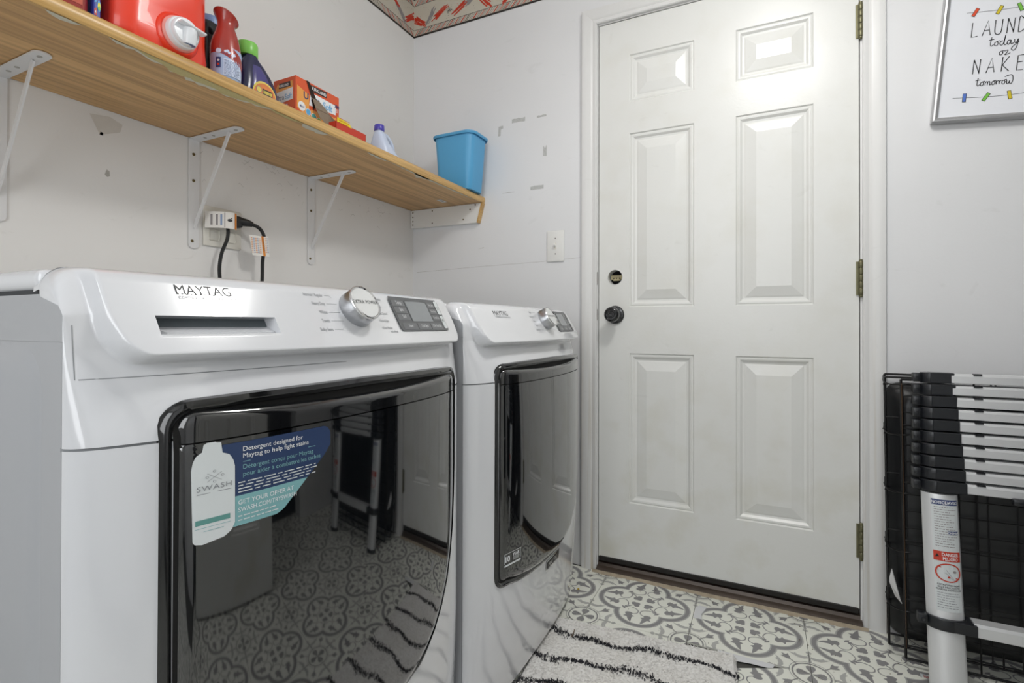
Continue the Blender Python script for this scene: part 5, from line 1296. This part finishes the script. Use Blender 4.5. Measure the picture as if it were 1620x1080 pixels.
def script(pts_list, x, z, s_):
    for pts in pts_list: P.line([(x + a * s_, z + b * s_) for a, b in pts], .0019, 'ink_black', .0003, sm=5)
today = [[(.1, .9), (.05, .3), (.12, .05), (.3, .2)], [(-.1, .62), (.3, .70)], [(.55, .45), (.38, .35), (.38, .10), (.52, .05), (.62, .25), (.55, .45), (.75, .5)], [(1.0, .45), (.82, .42), (.75, .18), (.88, .05), (1.02, .25), (1.12, 1.0), (1.06, .2), (1.15, .05), (1.25, .15)],
         [(1.52, .45), (1.34, .42), (1.28, .18), (1.4, .05), (1.52, .3), (1.55, .45), (1.55, .15), (1.64, .05), (1.75, .2)], [(1.8, .5), (1.82, .2), (1.95, .15), (2.08, .5), (2.02, -.2), (1.85, -.55), (1.65, -.45), (1.72, -.2), (2.15, .25)]]
script(today, -.050, .000, .0285)
script([[(.25, .45), (.05, .35), (.05, .08), (.2, .05), (.32, .25), (.25, .45), (.5, .42)], [(.5, .42), (.72, .48), (.66, .25), (.5, .02), (.72, .06), (.95, .16)]], -.028, -.026, .025)
tom = [[(.1, .9), (.05, .3), (.12, .05), (.3, .2)], [(-.1, .62), (.3, .70)], [(.52, .45), (.36, .35), (.36, .10), (.50, .05), (.60, .25), (.52, .45), (.7, .5)], [(.72, .45), (.74, .05), (.74, .3), (.86, .45), (.92, .35), (.92, .05), (.95, .35), (1.06, .45), (1.12, .3), (1.12, .05), (1.25, .15)],
       [(1.45, .45), (1.3, .35), (1.3, .10), (1.44, .05), (1.54, .25), (1.45, .45), (1.62, .5)], [(1.62, .45), (1.66, .05), (1.68, .35), (1.84, .45)], [(1.86, .45), (1.9, .05), (1.92, .35), (2.08, .45)], [(2.3, .45), (2.14, .35), (2.14, .10), (2.28, .05), (2.38, .25), (2.3, .45), (2.5, .5)],
       [(2.5, .45), (2.52, .1), (2.64, .05), (2.74, .35), (2.74, .1), (2.9, .05), (3.0, .5), (2.85, .95), (2.3, .8)]]
script(tom, -.069, -.106, .0255)
def pegs(x0, z0, L_, sag, items, lean):
    P.line([(x0 + L_ * k / 12, z0 - sag * math.sin(PI * k / 12 * .9 + .1) + lean * k / 12) for k in range(13)], .0009, 'ink_black', .0002)
    for f_, ang, c in items:
        cx = x0 + L_ * f_; cz = z0 - sag * math.sin(PI * f_ * .9 + .1) + lean * f_; ca, sa = math.cos(ang), math.sin(ang)
        for (w, h_, m_, lf) in ((.0043, .0118, 'ink_black', .0004), (.0032, .0107, c, .0007)):
            P.poly([(cx + ca * a - sa * b, cz + sa * a + ca * b) for a, b in ((-w, -h_), (w, -h_), (w, h_), (-w, h_))], m_, lf)
mat('peg_blue', '#5577c8', .5); mat('peg_green', '#7cc24a', .5); mat('peg_yellow', '#d8c32e', .5); mat('peg_red', '#e0512f', .5)
pegs(-.118, -.132, .235, .010, ((.11, 0, 'peg_blue'), (.31, -.5, 'peg_green'), (.52, .22, 'peg_yellow'), (.72, -.2, 'peg_red'), (.9, .4, 'peg_blue')), .012)
pegs(-.108, .102, .215, .008, ((.09, -.45, 'peg_red'), (.33, -.40, 'peg_yellow'), (.53, .38, 'peg_green'), (.75, .1, 'peg_blue'), (.92, -.3, 'peg_yellow')), .010)
P.done('lettering', sh)
# ================================================================== FOLDED DOG CRATE AND TELESCOPIC LADDER
t = thing('folded_crate', 'folded black wire dog crate with its plastic tray, leaning on the wall behind the ladder', 'crate', (2.05, -.07, 0))
WX0, WX1, WZ1 = 1.742, 2.42, .758
def wires(name, segs, rad, m_, parent, closed=False):
    for sg in segs:
        bm = NB(); tube(bm, sg, rad, 6); obj(name, bm, m_, parent, smooth=True)
def grid_panel(name, x0, x1, z0, z1, y, px, pz, rad, m_='wire_black', rim=.0032):
    fr = bpy.data.objects.new(name, None)
    bm = NB(); tube(bm, [(x0, y, z0), (x0, y, z1)], rim, 8); tube(bm, [(x1, y, z0), (x1, y, z1)], rim, 8); tube(bm, [(x0, y, z1), (x1, y, z1)], rim, 8); tube(bm, [(x0, y, z0), (x1, y, z0)], rim, 8)
    p = obj(name, bm, m_, t, smooth=True)
    x = x0 + px
    while x < x1 - .01:
        bm = NB(); tube(bm, [(x, y, z0), (x, y, z1)], rad, 6); obj('wire', bm, m_, p, smooth=True); x += px
    z = z0 + pz
    while z < z1 - .01:
        bm = NB(); tube(bm, [(x0, y - rad, z), (x1, y - rad, z)], rad, 6); obj('wire', bm, m_, p, smooth=True); z += pz
    return p
grid_panel('crate_panel', 1.744, 2.42, .022, .760, -.118, .155, .1535, .0022)
grid_panel('crate_panel', 1.7495, 2.40, .05, .745, -.106, .0585, .0442, .0014, rim=.0022)
grid_panel('crate_panel', 1.7150, 2.43, .030, .762, -.078, .240, .155, .0022, rim=.0030)
grid_panel('crate_panel', 1.7245, 2.43, .030, .766, -.018, .240, .155, .0022, rim=.0030)
# hooks linking the panels along the left edge
for z in (.146, .30, .455, .611, .748):
    bm = NB(); tube(bm, smooth_line([(1.7215, -.018, z + .012), (1.716, -.05, z + .008), (1.7105, -.080, z + .004), (1.718, -.102, z - .003), (1.7425, -.120, z - .002), (1.760, -.121, z)], 4), .0020, 6); tube(bm, [(1.7185, -.014, z - .006), (1.728, -.016, z - .006), (1.7185, -.084, z - .006), (1.709, -.084, z - .006)], .002, 6); obj('hook', bm, 'wire_black', t, smooth=True)
bm = NB(); tube(bm, [(1.7445, -.1225, .05), (1.7445, -.1225, .75)], .0012, 6); obj('rusty_wire', bm, 'wire_rust', t)
# tray
bm = NB(); lo = []
def tr(x0, x1, z0, z1, r_, y): return [(a, y, b) for a, b in rrect(x0, z0, x1, z1, r_, 6)]
loft(bm, [tr(1.722, 2.41, .048, .742, .035, -.040), tr(1.719, 2.412, .045, .745, .036, -.044), tr(1.722, 2.410, .048, .742, .035, -.052), tr(1.730, 2.40, .060, .732, .034, -.058), tr(1.752, 2.385, .078, .716, .034, -.094), tr(1.760, 2.378, .086, .708, .03, -.098)], capb=True)
obj('tray', bm, 'pan_black', t, smooth=True, angle=.7)
bm = NB(); prism(bm, [(1.722, -.084, .235), (1.7345, -.112, .168), (1.738, -.113, .158), (1.728, -.088, .165), (1.716, -.078, .20)], (.001, 0.001, .0)); obj('strap_scrap', bm, 'white_metal', t)
for o_ in [q for c_ in t.children for q in (c_, *c_.children)]:    # the whole crate leans: feet out, top against the wall
    if o_.data and not o_.data.get('leant'):
        for v_ in o_.data.vertices: v_.co.y -= .052 * (1 - v_.co.z / .76)
        o_.data['leant'] = 1
# ladder
lt = thing('telescopic_ladder', 'collapsed aluminium telescopic ladder with black collars leaning in front of the crate', 'ladder', (2.02, -.24, 0))
def lean(z): return -.268 + (z / .78) * .128       # y of the rail centre at height z
LXL, LXR = 1.8085, 2.262
for sgn, lx in ((1, LXL), (-1, LXR)):
    rl = obj('rail', (lambda b: (loft(b, [[(lx + a, lean(z) + c_, z) for a, c_ in [(.0375 * math.cos(q), .022 * math.sin(q)) for q in [2 * PI * k / 28 for k in range(28)]]] for z in (.016, .10, .30, .479)]), b)[1])(NB()), 'aluminium', lt, smooth=True, angle=1)
    bm = NB(); loft(bm, [[(lx + a, lean(z) + c_, z) for a, c_ in [(w * math.cos(q), w * .62 * math.sin(q)) for q in [2 * PI * k / 24 for k in range(24)]]] for z, w in ((.0005, .040), (.004, .0415), (.016, .0405), (.018, .039))]); obj('rail_foot', bm, 'ladder_black', lt, smooth=True, angle=.7)
    for k in range(10):   # stacked collars, widest at the bottom
        z0 = .484 + k * .0302; w = .0405 - k * .00125; sp_ = .0425 - k * .0013
        bm = NB(); out = []
        for q in frange(0, 2 * PI, 2 * PI / 28)[:-1]: out.append((w * math.cos(q), w * .60 * math.sin(q)))
        loft(bm, [[(lx + a * g, lean(z0) + c_ * g, z0 + h_) for a, c_ in out] for g, h_ in ((.965, .0004), (1, .0022), (1, .0262), (.965, .0280))])
        box(bm, lx + sgn * .012 - .022, lean(z0) - w * .60 - .0008, z0 + .0015, lx + sgn * (w + .0105) if sgn > 0 else lx + sgn * .012 + .022, lean(z0) + w * .5, z0 + .0285, .001, 1) if sgn > 0 else box(bm, lx - w - .0105, lean(z0) - w * .60 - .0008, z0 + .0015, lx + .01, lean(z0) + w * .5, z0 + .0285, .001, 1)
        co_ = obj('collar', bm, 'ladder_black', lt, smooth=True, angle=.45)
        bx0 = lx - sgn * (w + .0085); bm = NB(); box(bm, bx0 - .0085, lean(z0) - w * .50, z0 + .003, bx0 + .0085, lean(z0) + .006, z0 + .0265, .0025, 2)
        lathe(bm, [(.0038, -.001), (.0038, .0015), (.0026, .0018), (.0022, .0006)], 14, (bx0 - .001, lean(z0) - w * .50, z0 + .0148), (0, -1, 0)); obj('clip', bm, 'ladder_black', co_, smooth=True, angle=.5)
    # lower clamp
    z0 = .160; bm = NB(); loft(bm, [[(lx + .041 * math.cos(q) * g, lean(z0) + .026 * math.sin(q) * g, z0 + h_) for q in [2 * PI * k / 28 for k in range(28)]] for g, h_ in ((.97, 0), (1, .002), (1, .026), (.97, .028))])
    box(bm, lx + (.010 if sgn > 0 else -.055), lean(z0) - .0262, z0 + .001, lx + (.055 if sgn > 0 else -.010), lean(z0) + .02, z0 + .027, .001, 1); co_ = obj('clamp', bm, 'ladder_black', lt, smooth=True, angle=.45)
    bx0 = lx - sgn * .0485; bm = NB(); box(bm, bx0 - .010, lean(z0) - .018, z0 + .006, bx0 + .010, lean(z0) + .004, z0 + .030, .003, 2); lathe(bm, [(.004, -.001), (.004, .0015), (.0024, .0008)], 14, (bx0, lean(z0) - .018, z0 + .017), (0, -1, 0)); obj('clip', bm, 'ladder_black', co_, smooth=True, angle=.5)
for k in range(10):
    z0 = .4865 + k * .0302; w = .0405 - k * .00125; y0 = lean(z0)
    bm = NB(); pr = [(-.018, .0), (-.020, .0015), (-.0195, .0185), (-.0170, .0240), (.012, .0240), (.014, .022), (.014, 0)]
    prism(bm, [(LXL + w + .004, y0 + a, z0 + b) for a, b in pr], (LXR - LXL - 2 * w - .008, 0, 0)); rg_ = obj('rung', bm, 'aluminium', lt)
    bm = NB(); box(bm, LXL + w + .030 + .002 * k, y0 - .0212, z0 + .0225, LXL + w + .047 + .002 * k, y0 - .010, z0 + .0262); obj('rung_pad', bm, 'ladder_black', rg_)
bm = NB(); y0 = lean(.16); prism(bm, [(LXL + .050, y0 + a, .158 + b * 1.35) for a, b in pr], (LXR - LXL - .10, 0, 0)); obj('rung', bm, 'aluminium', lt)
bm = NB(); y0 = lean(.47); box(bm, LXL + .135, y0 - .030, .474, LXL + .185, y0 - .012, .490, .004, 2); obj('release_latch', bm, 'ladder_black', lt, smooth=True)
def railf(a, b, l, lx=LXL):   # a: angle in metres of arc from the side facing the camera, b height
    q = -PI / 2 + a / .030; return Vector((lx + (.0378 + l) * math.cos(q), lean(b) + (.0223 + l) * math.sin(q), b))
for lx in (LXL, LXR):
    P = Print(lambda a, b, l, lx=lx: railf(.0055 + (a + .0025) * 1.15, b, l, lx)); zt, zb_ = .468, .205; wA, wB = -.023, .018
    P.grid(wA, zb_, wB, zt, 'print_white', .0003, 6, 10)
    P.grid(wA, zt - .014, wB, zt - .001, 'ink_navy', .0006, 6, 1); P.text('NOTICE/AVISO', (wA + wB) / 2, zt - .0112, .0098, 'ink_white', .0009, 'CENTER', sx=.60, bold=.02)
    for q in range(17): P.textlines(wA + .004, zt - .020 - q * .0058, .033, 1, 0, .0015, 'print_grey', .0006, jag=.35)
    P.grid(wB - .019, zt - .083, wB - .002, zt - .075, 'ink_navy', .0008, 3, 1); P.text('OSHA', wB - .0105, zt - .0815, .0072, 'ink_white', .0011, 'CENTER', bold=.03)
    P.grid(wA, zt - .147, wB, zt - .124, 'print_red', .0008, 6, 1); P.text('DANGER', .0012, zt - .1345, .0105, 'ink_white', .0011, 'CENTER', sx=.58, bold=.02); P.text('PELIGRO', .0012, zt - .1445, .0105, 'ink_white', .0011, 'CENTER', sx=.55, bold=.02)
    P.poly([(wA + .0025, zt - .139), (wA + .0085, zt - .137), (wA + .0055, zt - .130)], 'ink_black', .0011)
    cz = zt - .173; P.line([(-.0025 + .0180 * math.cos(q), cz + .0205 * math.sin(q)) for q in frange(0, 2 * PI + .01, PI / 16)], .0026, 'print_red', .0010); P.line([(-.0155, cz + .0135), (.0105, cz - .0135)], .0024, 'print_red', .0012)
    P.line([(-.018, cz + .004), (-.006, cz - .002), (.003, cz - .016)], .0007, 'ink_grey', .0006); P.line([(-.006, cz + .006), (.002, cz - .010), (.006, cz - .018)], .0007, 'ink_grey', .0006); P.disc(-.003, cz - .010, .0022, 'print_red', .0013, 8); P.disc(.006, cz + .003, .003, 'print_grey', .0008, 8)
    for q in range(3): P.text(('ELECTROCUTION HAZARD', 'RISQUE D\u2019\u00c9LECTROCUTER', 'PELIGRO DE ELECTROCUCION')[q], (wA + wB) / 2, zt - .2035 - q * .0056, .0052, 'ink_dark', .0006, 'CENTER', sx=.52, bold=.02)
    for q in range(7): P.textlines(wA + .003, zt - .2215 - q * .0056, .034, 1, 0, .0014, 'ink_grey', .0006, jag=.4)
    P.done('safety_label', [o for o in lt.children if o.name.startswith('rail') and 'foot' not in o.name][0 if lx == LXL else 1])
# ================================================================== RUG AND BITS ON THE FLOOR
rg = thing('bath_rug', 'white tufted rug with wavy black stripes lying in front of the dryer', 'rug', (1.075, -.36, 0), (0, 0, math.radians(4.6)), local=True)
RW, RL = .262, .86
rr = random.Random(11); bm = NB(); nx_, ny_ = 120, 180
from mathutils import noise as mn
def edge(a, b): return .004 * mn.noise((a * 12, b * 12, 3))
V = []
for i in range(nx_ + 1):
    row = []
    for j in range(ny_ + 1):
        x = -RW + 2 * RW * i / nx_; y = .012 - RL * j / ny_
        e = min(i, nx_ - i, j, ny_ - j) / 2.0; hgt = .009 * min(1, e) + .0022 * mn.noise((x * 90, y * 90, 1)) * min(1, e) + .002 * mn.noise((x * 9, y * 9, 7)) * min(1, e)
        xx = x + (.006 * mn.noise((y * 9, 1, 0)) if i in (0, nx_) else 0); yy = y + (.007 * mn.noise((x * 9, 2, 0)) + (-.020 * max(0, (x - .18) / .08) ** 2) if j <= 1 else 0)
        row.append(bm.verts.new((xx, yy, .001 + max(0, hgt))))
    V.append(row)
for i in range(nx_):
    for j in range(ny_): bm.faces.new((V[i][j], V[i + 1][j], V[i + 1][j + 1], V[i][j + 1]))
rp = obj('pile', bm, 'rug_white', rg, smooth=True, recalc=False)
SY = [-.072 - .111 * k for k in range(7)]
stripe_y = lambda k, x: SY[k] + .010 * math.sin(x * 16 + k * 1.7) + .006 * math.sin(x * 41 + k) - .012 * x
for k in range(7):   # looped black yarn of each stripe
    bm = NB()
    for q in range(900):
        x = rr.uniform(-RW + .004, RW + .004); w = .0108 * (1 + .35 * math.sin(x * 23 + k)); y = stripe_y(k, x) + max(-1.6, min(1.6, rr.gauss(0, .55))) * w
        a = rr.uniform(0, 2 * PI); l = rr.uniform(.003, .0075); h_ = .0105 + rr.uniform(0, .004); wd = rr.uniform(.0007, .0014)
        c_, s_ = math.cos(a), math.sin(a)
        p = [(x - c_ * l / 2, y - s_ * l / 2, h_ - .003), (x, y, h_ + .0015), (x + c_ * l / 2, y + s_ * l / 2, h_ - .003)]
        for (p0, p1) in zip(p, p[1:]):
            flat(bm, [(p0[0] - s_ * wd, p0[1] + c_ * wd, p0[2]), (p1[0] - s_ * wd, p1[1] + c_ * wd, p1[2]), (p1[0] + s_ * wd, p1[1] - c_ * wd, p1[2]), (p0[0] + s_ * wd, p0[1] - c_ * wd, p0[2])])
    o = obj('stripe', bm, 'rug_black', rg, recalc=False); o['kind'] = 'stuff'
bm = NB()   # white pile loops
for q in range(9000):
    x = rr.uniform(-RW, RW); y = rr.uniform(.008 - RL, .008)
    a = rr.uniform(0, 2 * PI); l = rr.uniform(.003, .006); h_ = .0092 + rr.uniform(0, .003); wd = rr.uniform(.0006, .0012); c_, s_ = math.cos(a), math.sin(a)
    p0, p1 = (x, y, h_ - .002), (x + c_ * l, y + s_ * l, h_ + .001)
    flat(bm, [(p0[0] - s_ * wd, p0[1] + c_ * wd, p0[2]), (p1[0] - s_ * wd, p1[1] + c_ * wd, p1[2]), (p1[0] + s_ * wd, p1[1] - c_ * wd, p1[2]), (p0[0] + s_ * wd, p0[1] - c_ * wd, p0[2])])
o = obj('tuft', bm, 'rug_white', rg, recalc=False); o['kind'] = 'stuff'
o = tag(obj('twig', (lambda b: (tube(b, smooth_line([(.905, -.428, .0165), (.908, -.442, .0170), (.909, -.462, .0165)], 3), .0014, 6), b)[1])(NB()), 'twig'), 'short brown twig lying on the first black stripe of the rug', 'twig')
bm = NB()
for q in range(70):
    x = rr.uniform(.80, 1.75); y = rr.choice([rr.uniform(-.34, -.03), rr.uniform(-.10, -.03)]); s_ = rr.uniform(.0007, .0022); a = rr.uniform(0, PI)
    prism(bm, [(x + s_ * math.cos(a + k * 2 * PI / 5) * (1 if k % 2 else .6), y + s_ * math.sin(a + k * 2 * PI / 5), .0012) for k in range(5)], (0, 0, .0008))
o = obj('crumbs', bm, 'twig'); o['kind'] = 'stuff'; tag(o, 'brown crumbs and dirt specks scattered over the tiles by the threshold', 'crumbs')
bm = NB(); lathe(bm, [(.002, .0008), (.0042, .002), (.003, .004), (.001, .0045)], 10, (.832, -.175, 0)); tag(obj('seed_pod', bm, 'leaf_yellow', smooth=True), 'small yellow seed on the tile beside the dryer', 'seed')
bm = NB(); prism(bm, [(1.770, -.186, .0004), (1.808, -.192, .0004), (1.803, -.206, .0004), (1.768, -.200, .0004)], (0, 0, .0006)); o = obj('paper_scrap', bm, 'print_white'); tag(o, 'torn paper scrap with red print on the floor beside the ladder', 'paper scrap')
P = Print(lambda a, b, l: Vector((1.773 + a, -.197 + b, .0012 + l))); P.textlines(.002, 0, .028, 2, .005, .003, 'print_red', .0002); P.done('scrap_print', o)
